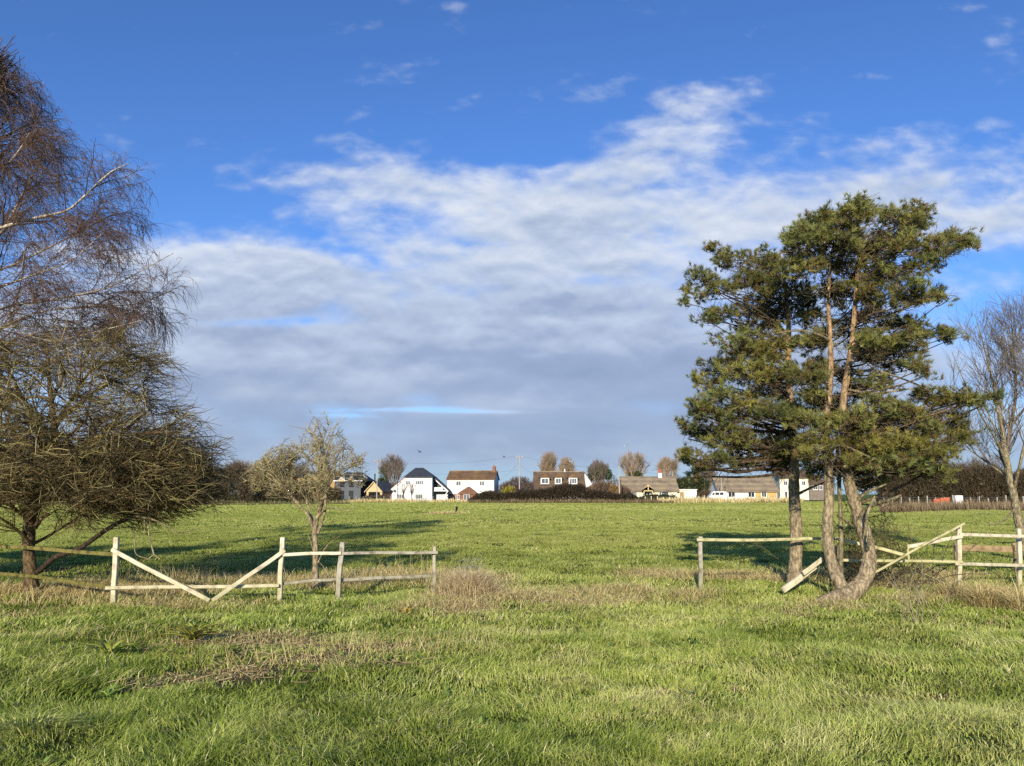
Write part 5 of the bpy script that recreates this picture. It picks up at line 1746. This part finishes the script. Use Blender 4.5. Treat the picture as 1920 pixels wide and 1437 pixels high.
def van():
    D = 164
    s = D / F
    base = np.array([X(1329, D), D, 0.0])
    t = empty('white_van', base, 'white camper van parked between the two tan roofed bungalows', 'van')
    L = 23 * s * 1.5
    z = lambda py: (941 - py) * s
    b = MB().prism([(0, .35), (L, .35), (L, 2.05), (L - .3, 2.25), (1.0, 2.25), (.45, 1.45), (0, 1.15)], 0, 1.9).build('body', M['white_paint'], t, bevel=.04)
    MB().prism([(.62, 1.5), (1.2, 1.5), (1.25, 2.0), (1.02, 2.0)], -.012, -.002).box(1.4, 2.2, -.012, -.002, 1.5, 2.0).box(2.35, 3.1, -.012, -.002, 1.5, 2.0).build('window', M['glass'], t)
    for x in (.75, L - .75):
        w = MB().wheel(x, -.03, .2, .33, .33).build('wheel', M['tyre'], t)
        MB().wheel(x, -.05, -.031, .33, .19).build('rim', M['galv'], w)
    MB().box(-.06, .1, 0.1, 1.8, .3, .5).build('bumper', M['wire'], t)


van()


def poles():
    def pole(px, top, D, label, r=.13, arm=True, m='pole', name='utility_pole'):
        base = np.array([X(px, D), D, 0.])
        H = Z(top, D)
        t = empty(name, base, label, 'pole')
        MB().cyl((0, 0), r, -.3, H, 10, r * .7).build('pole', M[m], t)
        if arm:
            MB().box(-.7, .7, -.06, .06, H - .55, H - .43).build('crossarm', M['fence_brown'], t)
            for k in (-.6, .6):
                MB().cyl((k, 0), .05, H - .43, H - .25, 8).build('insulator', M['white_paint'], t)
        return np.array([base[0], D, H - .3])
    a = pole(974, 853, 152, 'tall pale utility pole left of the dormered bungalow')
    b = pole(1161.5, 873, 160, 'shorter pale utility pole left of the ribbed roof bungalow', .16, False)
    c = pole(706.5, 861, 165, 'slender pole in front of the oak garage', .12)
    d = pole(1354, 893, 165, 'pale pole in front of the long bungalow by the van', .10, False)
    pole(1660, 905, 120, 'short white marker pole in front of the hedge right of the pine', .09, False, 'white_paint', 'marker_pole')

    def wire(p, q, sag, label, r=.014):
        t = np.linspace(0, 1, 25)[:, None]
        pts = np.asarray(p) * (1 - t) + np.asarray(q) * t
        pts[:, 2] -= sag * 4 * t[:, 0] * (1 - t[:, 0])
        V, Q = tubes(pts[None], np.full((1, 25), r), 4)
        o = npmesh('overhead_wire', V, [Q], M['wire'])
        tag(o, label, 'wire')
    off = np.array([.6, 0, 0])
    wire(a - off, c - off + 0, 1.0, 'upper overhead wire from the tall utility pole to the pole by the garage')
    wire(a - np.array([0, 0, 2.6]), c - np.array([0, 0, 1.5]), 1.2, 'lower overhead wire from the tall utility pole to the pole by the garage')
    wire(a + off, b, .8, 'overhead wire from the tall utility pole to the shorter pole')
    wire(b, d, .7, 'overhead wire above the ribbed roof bungalow')
    wire(a - np.array([0, 0, 1.0]), (X(929, 187), 187, Z(905, 187)), .6, 'service wire dropping from the tall pole to the white tiled house')
    wire(a - np.array([0, 0, 1.6]), (X(1010, 180), 181, Z(889, 180)), .5, 'service wire dropping from the tall pole to the dormered bungalow')


poles()


def far_fences():
    def run(label, pts, h, n, rails, m='fence', r=.05):
        """pts: two (px, D)"""
        (p0, d0), (p1, d1) = pts
        A = np.array([X(p0, d0), d0, 0.])
        B = np.array([X(p1, d1), d1, 0.])
        t = empty('field_fence', A, label, 'fence')
        for k in range(n):
            f = k / (n - 1)
            q = (B - A) * f
            hh = h * random.uniform(.85, 1.15)
            x = random.uniform(-.06, .06)
            MB().beam((q[0], q[1], -.2), (q[0] + x, q[1], hh), r * 2, r * 2, (0, 1, 0)).build('post', M[m], t)
        for z in rails:
            MB().beam((0, 0, z), ((B - A)[0], (B - A)[1], z), .02, .03).build('wire', M['wire'], t)
    run('wire fence on pale posts in front of the ribbed roof bungalow and van', ((1210, 152), (1462, 156)), 1.25, 24, (.5, .9, 1.15), 'fence', .07)
    run('thin dark wire fence in front of the white hipped house', ((655, 164), (850, 164)), 1.15, 16, (.4, .8, 1.1), 'fence_grey', .05)
    run('wire fence with pale posts behind the reeds at the right', ((1640, 98), (1985, 96)), 1.35, 22, (.6, 1.0, 1.25), 'fence_grey', .06)


far_fences()


def far_bits():
    # orange barrier and white tank by the right hedge
    D = 97
    s = D / F
    base = np.array([X(1770, D), D, 0.])
    t = empty('plastic_barrier', base, 'orange plastic barrier sections lying at the edge of the reeds', 'barrier')
    for a, b, z0, z1 in ((-20, -7, .88, 1.12), (-8, 10, 1.0, 1.24)):
        MB().prism([(a * s, z0 - .5), (b * s, z0 - .45), (b * s, z1), (a * s, z1 - .06)], 0, .12).build('panel', M['orange'], t)
    for a in (-18, -9, 0, 9):
        MB().box(a * s - .05, a * s + .05, .03, .09, 0, .8).build('leg', M['orange'], t)
    base = np.array([X(1788, D), D, 0.])
    t = empty('water_tank', base, 'white plastic water tank beside the orange barrier', 'tank')
    MB().box(0, 14 * s, -.4, .5, .35, 1.50).build('tank', M['white_paint'], t, bevel=.06)
    MB().box(.05, 14 * s - .05, -.35, .45, 0, .34).build('stand', M['fence_brown'], t)
    # dead tuft with rotten stake out in the field
    c = G(845, 964)
    t = empty('reed_tuft', c, 'lone patch of dead reeds with a dark rotten stake out in the field', 'reeds')
    N = 700
    xx = c[0] + RNG.normal(-.35, .75, N)
    yy = c[1] + RNG.normal(0, .4, N)
    V, Q, T, C_ = blades(xx, yy, RNG.uniform(.1, .38, N), RNG.uniform(.03, .05, N), RNG.uniform(0, .5, N), RNG.uniform(0, .8, N), pal(N, RNG.uniform(0, 1, N), STRAW))
    npmesh('stems', V, [Q, T], M['straw'], t, C_, False, c)
    MB().beam((.45, 0, 0), (.5, 0, .62), .16, .16, (0, 1, 0)).build('stake', M['black'], t)
    # young bare fruit trees by the white hipped house
    cols = ((.20, .14, .10), (.12, .08, .06), (.28, .2, .14))
    for px, lab in ((757, 'slim bare sapling against the white hipped house, left of two'), (772, 'reddish bushy sapling against the white hipped house, right of two')):
        d = 168
        st_ = [[(px, 942, d, 2), (px, 930, d, 1.6), (px + k * 3, 918, d + k * .4, 1.1), (px + k * 9, 905 + abs(k) * 2, d, .5)] for k in (-1, -.4, .3, 1)]
        bare_tree('sapling', px, d, lab, st_, [(902, px - 8, px + 8), (912, px - 14, px + 14), (925, px - 10, px + 10), (940, px - 2, px + 2)], cols, n1=6, n2=5, n3=0, rmin=.014, L1=(.8, 2), L2=(.4, 1.1), ang=(.3, .9))


far_bits()


def birds():
    L = [(787, 848, 110, (.04, .04, .045), 'dark bird flying above the slate hipped roof', .5, .3),
         (945, 857, 130, (.05, .05, .055), 'tiny dark bird left of the tall utility pole', .4, .1),
         (963, 876, 130, (.75, .76, .78), 'small white gull close beside the tall utility pole', .55, -.3),
         (1069, 866, 120, (.78, .78, .78), 'white gull over the right end of the dormered bungalow', .5, .4),
         (1126, 841, 130, (.72, .74, .77), 'faint white gull high above the ivy clad tree', .4, 0),
         (1172, 837, 105, (.78, .79, .82), 'highest white gull, gliding above the tawny tree', .6, -.25)]
    for px, py, D, c, lab, sp, tilt in L:
        p = P(px, py, D)
        t = empty('bird' if c[0] < .1 else 'gull', p, lab, 'bird', 'birds flying over the houses')
        u = np.linspace(0, 1, 9)
        body = np.stack([(u - .5) * .42, 0 * u, .02 * np.sin(u * PI)], 1)[None]
        rad = (.075 * np.sin(np.clip(u * .92 + .06, 0, 1) * PI) ** .8)[None]
        V, Q = tubes(body, rad, 8)
        npmesh('body', V, [Q], M['feather'], t, np.tile(c, (len(V), 1)), True)
        for sd in (-1, 1):
            w = sp
            V = np.array([(-.10, 0, 0), (.10, 0, 0), (.06, sd * w * .5, .16), (-.08, sd * w * .5, .15), (-.12, sd * w, .10 + tilt * sd * .2), (-.16, sd * w * .98, .09 + tilt * sd * .2)], float)
            V = np.concatenate([V, V + np.array([0, 0, .012])])
            q = np.array([[0, 1, 2, 3], [3, 2, 4, 5], [9, 8, 7, 6], [11, 10, 8, 9], [0, 6, 7, 1], [1, 7, 8, 2], [2, 8, 10, 4], [4, 10, 11, 5], [5, 11, 9, 3], [3, 9, 6, 0]])
            npmesh('wing', V, [q], M['feather'], t, np.tile(np.array(c) * .95, (12, 1)))
        V = np.array([(-.2, -.02, 0), (-.2, .02, 0), (-.32, .06, 0), (-.32, -.06, 0), (-.2, -.02, .01), (-.2, .02, .01), (-.32, .06, .01), (-.32, -.06, .01)])
        npmesh('tail', V, [np.array([[0, 3, 2, 1], [4, 5, 6, 7], [0, 1, 5, 4], [1, 2, 6, 5], [2, 3, 7, 6], [3, 0, 4, 7]])], M['feather'], t, np.tile(c, (8, 1)))
        t.rotation_euler = (tilt, 0, random.uniform(.8, 2.2))


birds()


# ------------------------------------------------------------------ near plants
def clump(name, label, c, N, rx, ry, h0, h1, stops, mat_='straw', w=(.005, .01), lean=(.1, .7), bend=(.2, 1.2), dome=True, cat='grass clump', group=None):
    t = empty(name, c, label, cat, group)
    u = RNG.normal(0, .5, N)
    v = RNG.normal(0, .5, N)
    xx, yy = c[0] + u * rx, c[1] + v * ry
    k = np.exp(-(u * u + v * v) * 1.2) if dome else 1
    h = RNG.uniform(h0, h1, N) * k
    az = np.arctan2(v, u) + RNG.normal(0, .8, N)
    V, Q, T, C_ = blades(xx, yy, h, RNG.uniform(*w, N), RNG.uniform(*lean, N), RNG.uniform(*bend, N), pal(N, RNG.uniform(0, 1, N), stops), az)
    npmesh('leaves', V, [Q, T], M[mat_], t, C_, False, c)
    return t


def near_plants():
    c = G(875, 1112)
    clump('straw_mound', 'big mound of bleached dead grass at the gap end of left fence', c, 4200, .62, .5, .18, .60, [(.28, .21, .11), (.50, .39, .215), (.70, .58, .35), (.84, .74, .50)], w=(.006, .012), lean=(.0, .4), bend=(.1, .8))
    # tangle of rusty wire on it
    o = c + np.array([.03, .12, .45])
    a = Acc()
    n = 15
    for k in range(n):
        th = np.linspace(0, RNG.uniform(3, 6.3), 22) + RNG.uniform(0, 6)
        r = RNG.uniform(.08, .24)
        cx, cz = RNG.normal(0, .10), RNG.normal(.02, .05)
        tl = RNG.uniform(-.6, .6)
        pts = np.stack([cx + r * np.cos(th), r * .7 * np.sin(th) * tl, cz + .55 * r * np.sin(th)], 1) + o
        V, Q = tubes(pts[None], np.full((1, 22), .0022), 3)
        a.add(V, Q, C=np.array((.3, .3, .3)))
    ob = a.build('wire_tangle', M['galv'], None, o)
    tag(ob, 'tangle of grey fencing wire caught on top of the dead grass mound', 'wire')
    for px, py, lab, n, r in ((1850, 1128, 'spiky half dead rush clump below the right fence post', 700, .30), (1790, 1112, 'pale bleached grass clump at the foot of the right fence post', 500, .3), (1915, 1135, 'drooping dead rush clump at the right frame edge', 500, .3)):
        clump('rush_clump', lab, G(px, py), n, r, .25, .22, .55, STRAW, w=(.006, .012), lean=(.1, .9), bend=(.2, 1.2), group='rush clumps below the right fence')
    clump('grass_tussock', 'long glossy green tussock in the near left corner', G(60, 1350), 520, .42, .22, .10, .24, GREENS[1:5], 'blade', (.007, .011), (.1, .8), (.5, 1.5), cat='tussock')
    # dock plants: broad leaves
    for px, py, lab, n, sz, cols in ((360, 1196, 'yellow green dock plant by the bare patch of dead stems', 40, .30, [(.16, .17, .03), (.26, .26, .05), (.20, .15, .05)]),
                                     (200, 1225, 'upright dock rosette with bright leaf blades left of bare patch', 20, .26, [(.14, .18, .03), (.24, .26, .05)]),
                                     (205, 1285, 'low glossy dock leaves in the near left grass', 9, .2, [(.10, .16, .03), (.18, .24, .05)]),
                                     (430, 1225, 'ragged green weed among dead stems on the bare patch', 14, .2, [(.09, .12, .03), (.18, .19, .05)]),
                                     (762, 1148, 'small yellowing weed in front of the dead grass mound', 10, .2, [(.25, .2, .04), (.3, .2, .06)])):
        c = G(px, py)
        t = empty('dock_plant', c, lab, 'plant')
        Vs, Fs, Cs = [], [], []
        k0 = 0
        for i in range(n):
            az = RNG.uniform(0, 2 * PI)
            el = RNG.uniform(.6, 1.4)
            L = sz * RNG.uniform(.5, 1.1)
            u = np.linspace(0, 1, 7)
            wv = L * .085 * np.sin(np.clip(u, .04, .98) * PI) ** .7
            r = L * (u * math.cos(el) + .25 * u ** 2)
            zz = L * (u * math.sin(el) - .35 * u ** 2.2)
            dx, dy = math.cos(az), math.sin(az)
            b = c + np.array([RNG.normal(0, .03), RNG.normal(0, .03), .02])
            ctr = b + np.stack([dx * r, dy * r, zz], 1)
            sd = np.array([-dy, dx, 0])
            V = np.concatenate([ctr - sd * wv[:, None] + [0, 0, .01], ctr, ctr + sd * wv[:, None] + [0, 0, .01]])
            for q in (0, 7):
                for j in range(6):
                    Fs.append([k0 + q + j, k0 + q + j + 1, k0 + q + 7 + j + 1, k0 + q + 7 + j])
            Vs.append(V)
            Cs.append(np.tile(np.array(cols[i % len(cols)]) * RNG.uniform(1.3, 2.1), (21, 1)))
            k0 += 21
        npmesh('leaves', np.concatenate(Vs), [np.array(Fs)], M['leaf'], t, np.concatenate(Cs), False, c)
    # a dead branching weed in front of the right fence
    c = G(1720, 1160)
    t = empty('dead_weed', c, 'pale dead branching weed stems in front of the right fence', 'weed')
    n = 9
    S = np.tile(c[None], (n, 1)) + RNG.normal(0, .1, (n, 3)) * np.array([1, 1, 0])
    D = np.stack([RNG.normal(0, .45, n), RNG.normal(0, .3, n), np.ones(n)], 1)
    P1, R1 = grow(S, norm(D), RNG.uniform(.4, .85, n), .006, 6, .07, (0, 0, 0), .4)
    S, Dv, idx, tt, r = spawn(P1, R1, 5, .3, 1, .4, .9)
    P2, R2 = grow(S, Dv, RNG.uniform(.1, .3, len(S)), .0035, 4, .1, (0, 0, .05), .5)
    a = Acc()
    for Pn, R, q in ((P1, R1, 4), (P2, R2, 3)):
        V, Q = tubes(Pn, R, q)
        a.add(V, Q, C=np.array((.40, .33, .22)))
    a.build('stems', M['straw'], t, c)
    # tall single stalks near the dead mound
    for px, py, top, lab in ((847, 1075, 985, 'tallest pale dead stalk rising left of the dead grass mound'), (862, 1070, 1000, 'pale dead stalk, second from left above the mound'), (870, 1070, 990, 'pale dead stalk nearest the wire tangle'), (757, 1145, 1062, 'reddish upright dead stalk in front of the lower rail')):
        b = G(px, py)
        d = b[1]
        tp = P(px + random.uniform(-3, 4), top, d)
        pts = catmull([b, (b + tp) / 2 + np.array([.01, 0, 0]), tp], 5)
        V, Q = tubes(pts[None], np.linspace(.005, .002, len(pts))[None], 4)
        ob = npmesh('dead_stalk', V, [Q], M['straw'], None, np.tile((.38, .31, .18), (len(V), 1)), False, b)
        tag(ob, lab, 'stalk')
    # dead stems flattened on the bare patch
    dd = Acc()
    for px, py, rx, ry, n in ((430, 1250, .7, .45, 80), (470, 1205, .9, .5, 160), (860, 1150, .6, .3, 90), (930, 1140, .5, .3, 80), (590, 1225, 1.1, .4, 130), (260, 1270, .25, .2, 25), (720, 1200, 1.0, .4, 90), (1600, 1135, .8, .3, 40), (300, 1180, 1.2, .5, 70)):
        c = G(px, py)
        x, y = c[0] + RNG.normal(0, .6, n) * rx, c[1] + RNG.normal(0, .6, n) * ry
        S = np.stack([x, y, gh(x, y) + RNG.uniform(.005, .04, n)], 1)
        D = np.stack([RNG.normal(0, 1, n), RNG.normal(0, .7, n), RNG.normal(0, .16, n)], 1)
        Pn, R = grow(S, norm(D), RNG.uniform(.06, .30, n), RNG.uniform(.003, .006, n), 4, .14, (0, 0, -.01), .5)
        V, Q = tubes(Pn, R, 4)
        dd.add(V, Q, C=np.repeat(pal(n, RNG.uniform(0, 1, n), [(.22, .15, .085), (.40, .30, .17), (.60, .49, .29)]), 16, 0))
    ob = dd.build('fallen_dead_stems', M['straw'])
    tag(ob, 'brown dead stems lying flat over the bare soil patches', 'dead stems', kind='stuff')


near_plants()


def meadow_weeds():
    # small broad leaves scattered through the sward
    N = 420
    yy = np.sqrt(RNG.uniform(4.6 ** 2, 11.5 ** 2, N))
    xx = RNG.uniform(-.74, .74, N) * yy
    k = vnoise(xx * .8 + 3, yy * .8, 55) + RNG.uniform(-.2, .2, N) + np.clip(-xx / yy * .5, -.2, .3) > .55
    xx, yy = xx[k], yy[k]
    Vs, Fs, Cs = [], [], []
    n0 = 0
    for x, y in zip(xx, yy):
        for i in range(RNG.integers(4, 9)):
            az = RNG.uniform(0, 2 * PI)
            el = RNG.uniform(.2, 1.1)
            L = RNG.uniform(.04, .09)
            d = np.array([math.cos(az), math.sin(az), 0])
            s = np.array([-d[1], d[0], 0])
            z0 = float(gh(x, y)) + .03
            o = np.array([x, y, z0])
            u = np.array([0, .35, .7, 1.0])
            w = L * np.array([.04, .15, .12, .02])
            c = o + d * (u * L * math.cos(el))[:, None] + np.array([0, 0, 1]) * (L * (u * math.sin(el) - .3 * u ** 2))[:, None]
            Vs.append(np.concatenate([c - s * w[:, None], c + s * w[:, None]]))
            for j in range(3):
                Fs.append([n0 + j, n0 + j + 1, n0 + 5 + j, n0 + 4 + j])
            n0 += 8
            Cs.append(np.tile(np.array([(.10, .17, .03), (.16, .24, .05), (.24, .28, .07), (.20, .26, .06)][RNG.integers(0, 4)]) * RNG.uniform(.9, 1.5), (8, 1)))
    o = npmesh('meadow_weeds', np.concatenate(Vs), [np.array(Fs)], M['leaf'], None, np.concatenate(Cs))
    tag(o, 'small broad leaved weeds scattered through the near grass', 'weeds', kind='stuff')


meadow_weeds()


# ------------------------------------------------------------------ sky, sun, camera
SUN_EL = math.radians(18)
SUN_AZ = math.radians(11)       # shadows run this far to the right of straight ahead
lt = bpy.data.lights.new('sun', 'SUN')
lt.energy = 5.8
lt.angle = math.radians(.53)
lt.color = (1.0, .87, .68)
so_ = bpy.data.objects.new('sun', lt)
COL.objects.link(so_)
dv = Vector((math.sin(SUN_AZ) * math.cos(SUN_EL), math.cos(SUN_AZ) * math.cos(SUN_EL), -math.sin(SUN_EL)))
so_.rotation_euler = dv.to_track_quat('-Z', 'Y').to_euler()
so_.location = (-20, -60, 40)

w = bpy.data.worlds.new('World')
SC.world = w
w.use_nodes = True
wt = w.node_tree
bg = wt.nodes['Background']
bg.inputs['Strength'].default_value = .1
sky = wt.nodes.new('ShaderNodeTexSky')
sky.sky_type = 'NISHITA'
sky.sun_disc = False
sky.sun_elevation = SUN_EL
sky.sun_rotation = SUN_AZ + PI
sky.air_density = 1.0
sky.dust_density = .4
sky.ozone_density = 2.5


class E:
    """tiny expression builder over shader math nodes"""

    def __init__(s, o):
        s.o = o

    @staticmethod
    def op(k, *a, clamp=False):
        n = wt.nodes.new('ShaderNodeMath')
        n.operation = k
        n.use_clamp = clamp
        for i, v in enumerate(a):
            if isinstance(v, E):
                wt.links.new(v.o, n.inputs[i])
            else:
                n.inputs[i].default_value = v
        return E(n.outputs[0])

    def __add__(s, b): return E.op('ADD', s, b)
    __radd__ = __add__
    def __sub__(s, b): return E.op('SUBTRACT', s, b)
    def __rsub__(s, b): return E.op('SUBTRACT', b, s)
    def __mul__(s, b): return E.op('MULTIPLY', s, b)
    __rmul__ = __mul__
    def __truediv__(s, b): return E.op('DIVIDE', s, b)


def smooth(e, a, b):
    n = wt.nodes.new('ShaderNodeMapRange')
    n.interpolation_type = 'SMOOTHSTEP'
    wt.links.new(e.o, n.inputs['Value'])
    n.inputs['From Min'].default_value = a
    n.inputs['From Max'].default_value = b
    return E(n.outputs[0])


def wmix(f, a, b, mode='MIX'):
    n = wt.nodes.new('ShaderNodeMix')
    n.data_type = 'RGBA'
    n.blend_type = mode
    if isinstance(f, E):
        wt.links.new(f.o, n.inputs['Factor'])
    else:
        n.inputs['Factor'].default_value = f
    for v, k in ((a, 'A'), (b, 'B')):
        if isinstance(v, tuple):
            n.inputs[k].default_value = (*v, 1)
        else:
            wt.links.new(v, n.inputs[k])
    return n.outputs['Result']


tc = wt.nodes.new('ShaderNodeTexCoord')
sp = wt.nodes.new('ShaderNodeSeparateXYZ')
wt.links.new(tc.outputs['Generated'], sp.inputs[0])
dx, dy, dz = (E(sp.outputs[i]) for i in range(3))
yy_ = E.op('MAXIMUM', E.op('ABSOLUTE', dy), .16)
u = dx / yy_
v = dz / yy_


def noise(us, vs, sc, det, rough=.55, off=(0, 0, 0), dist=0.0, du=0.0, dvv=0.0):
    cb = wt.nodes.new('ShaderNodeCombineXYZ')
    a = (u + du) * us + off[0]
    b = (v + dvv) * vs + off[1]
    wt.links.new(a.o, cb.inputs[0])
    wt.links.new(b.o, cb.inputs[1])
    cb.inputs[2].default_value = off[2]
    n = wt.nodes.new('ShaderNodeTexNoise')
    n.inputs['Scale'].default_value = sc
    n.inputs['Detail'].default_value = det
    n.inputs['Roughness'].default_value = rough
    n.inputs['Distortion'].default_value = dist
    wt.links.new(cb.outputs[0], n.inputs['Vector'])
    return E(n.outputs['Fac'])


def uv(px, py):
    p = P(px, py, 1.0)
    return p[0], p[2] - EYE


def blob(px, py, rx, ry, amp, rot=0.0):
    cu, cv = uv(px, py)
    c, s = math.cos(rot), math.sin(rot)
    a = u - cu
    b = v - cv
    p = (a * c + b * s) / (rx / F)
    q = (b * c - a * s) / (ry / F)
    return E.op('EXPONENT', 0 - (p * p + q * q)) * amp


BLOBS = [(640, 610, 620, 130, 1.0), (480, 500, 260, 70, .75), (900, 700, 800, 75, .95), (1100, 560, 420, 110, .7), (1050, 430, 330, 70, .7),
         (900, 340, 350, 60, .68), (1260, 250, 280, 70, .75, .55), (1600, 350, 330, 70, .85, .05), (1850, 420, 220, 50, .75), (1500, 430, 240, 60, .75),
         (1180, 180, 170, 50, .42), (640, 335, 200, 35, .42), (600, 380, 120, 30, .22), (1850, 540, 140, 22, .55, .12), (1860, 660, 260, 60, .35), (1500, 700, 400, 130, .55),
         (1860, 120, 150, 50, .16), (1000, 850, 1600, 50, .9), (200, 640, 300, 160, .5), (1000, 790, 1500, 40, .55)]
cov = None
for b in BLOBS:
    e = blob(*b)
    cov = e if cov is None else cov + e
slit = blob(730, 768, 120, 5, .62, .014) + blob(890, 772, 100, 4, .6, -.016) + blob(640, 779, 60, 4, .6)
gap = slit * smooth(noise(7, 60, 1.0, 4, .6, (1.3, 6.2, 3), .6), .36, .6) + blob(470, 605, 150, 12, .7, .03) + blob(640, 470, 130, 26, .55, -.35) + blob(1090, 525, 130, 15, .45) + blob(850, 430, 120, 26, .35, -.3) + blob(330, 380, 280, 50, .4) + blob(1650, 780, 300, 40, .0)
n1 = noise(3.6, 8.0, 1.0, 6, .5, (3.1, 1.7, 0), .12)
n2 = noise(13, 27, 1.0, 5, .52, (8.3, 4.2, 2), .2)
n1b = noise(3.6, 8.0, 1.0, 6, .5, (3.1, 1.7, 0), .12, dvv=.022)
n2b = noise(13, 27, 1.0, 5, .52, (8.3, 4.2, 2), .2, dvv=.010)
nz = (n1 - .5) * 1.25 + (n2 - .5) * .8
n3 = noise(24, 46, 1.0, 4, .5, (2.3, 9.2, 5), .25)
hi = smooth(v, .12, .32)
n5 = noise(6.5, 15, 1.0, 5, .5, (7.7, 2.9, 6), .2)
den = cov - gap + (n5 - .5) * .9 + nz * (1.0 + .35 * hi) + (n3 - .5) * 1.0 * hi - .08 * hi - .24 * smooth(v, .38, .54)
back = smooth(dy, -.35, .05)
mask = smooth(den - (1.0 - back) * .9, -.12, 1.12)
thick = smooth(den, .45, 1.35)
upper = smooth(v, .10, .30)
n4 = noise(1.6, 17, 1.0, 4, .5, (5.1, 3.3, 8), .1)
relief = (n4 - .5) * (1 - upper) * .85 + (n3 - .5) * upper * .5 + (n1 - n1b) * 1.6 + (n2 - n2b) * 1.5 * (upper * .8 + .2)
# light on the clouds: bright at thin upper edges, grey violet in the thick bank and towards the horizon
lowgrey = smooth(v, .32, .10)
lum = 0.74 + hi * .08 - thick * .22 + (n5 - .5) * .6 - lowgrey * .20 + relief * .6
lum = E.op('MAXIMUM', E.op('MINIMUM', lum, 1.0), .12)
rp = wt.nodes.new('ShaderNodeValToRGB')
el = rp.color_ramp.elements
for _ in range(2):
    el.new(.5)
for i, (p_, c_) in enumerate(((.0, (2.5, 3.2, 4.8)), (.35, (3.6, 4.35, 6.0)), (.65, (5.6, 6.4, 7.8)), (1.0, (8.4, 8.8, 9.4)))):
    el[i].position = p_
    el[i].color = (*c_, 1)
wt.links.new(lum.o, rp.inputs[0])
skyc = wmix(1.0, sky.outputs[0], (.78, 1.17, 1.84), 'MULTIPLY')
col = wmix(mask * .93, skyc, rp.outputs[0])
# bluish haze low over the land
hz = smooth(v, .115, .02)
col = wmix(hz * .55, col, (3.2, 4.3, 6.2))
wt.links.new(col, bg.inputs['Color'])

cam = bpy.data.cameras.new('camera')
cam.sensor_fit = 'HORIZONTAL'
cam.sensor_width = 36
cam.lens = 36 * F / 1920
cam.clip_end = 9000
co = bpy.data.objects.new('camera', cam)
COL.objects.link(co)
co.location = (0, 0, EYE)
co.rotation_euler = (PI / 2 + PIT, 0, 0)
SC.camera = co

SC.view_settings.view_transform = 'Standard'
SC.view_settings.look = 'None'
SC.view_settings.exposure = 0
SC.view_settings.gamma = 1
SC.render.engine = 'CYCLES'
SC.cycles.max_bounces = 5
SC.cycles.diffuse_bounces = 3
SC.cycles.transmission_bounces = 3
SC.cycles.use_denoising = False
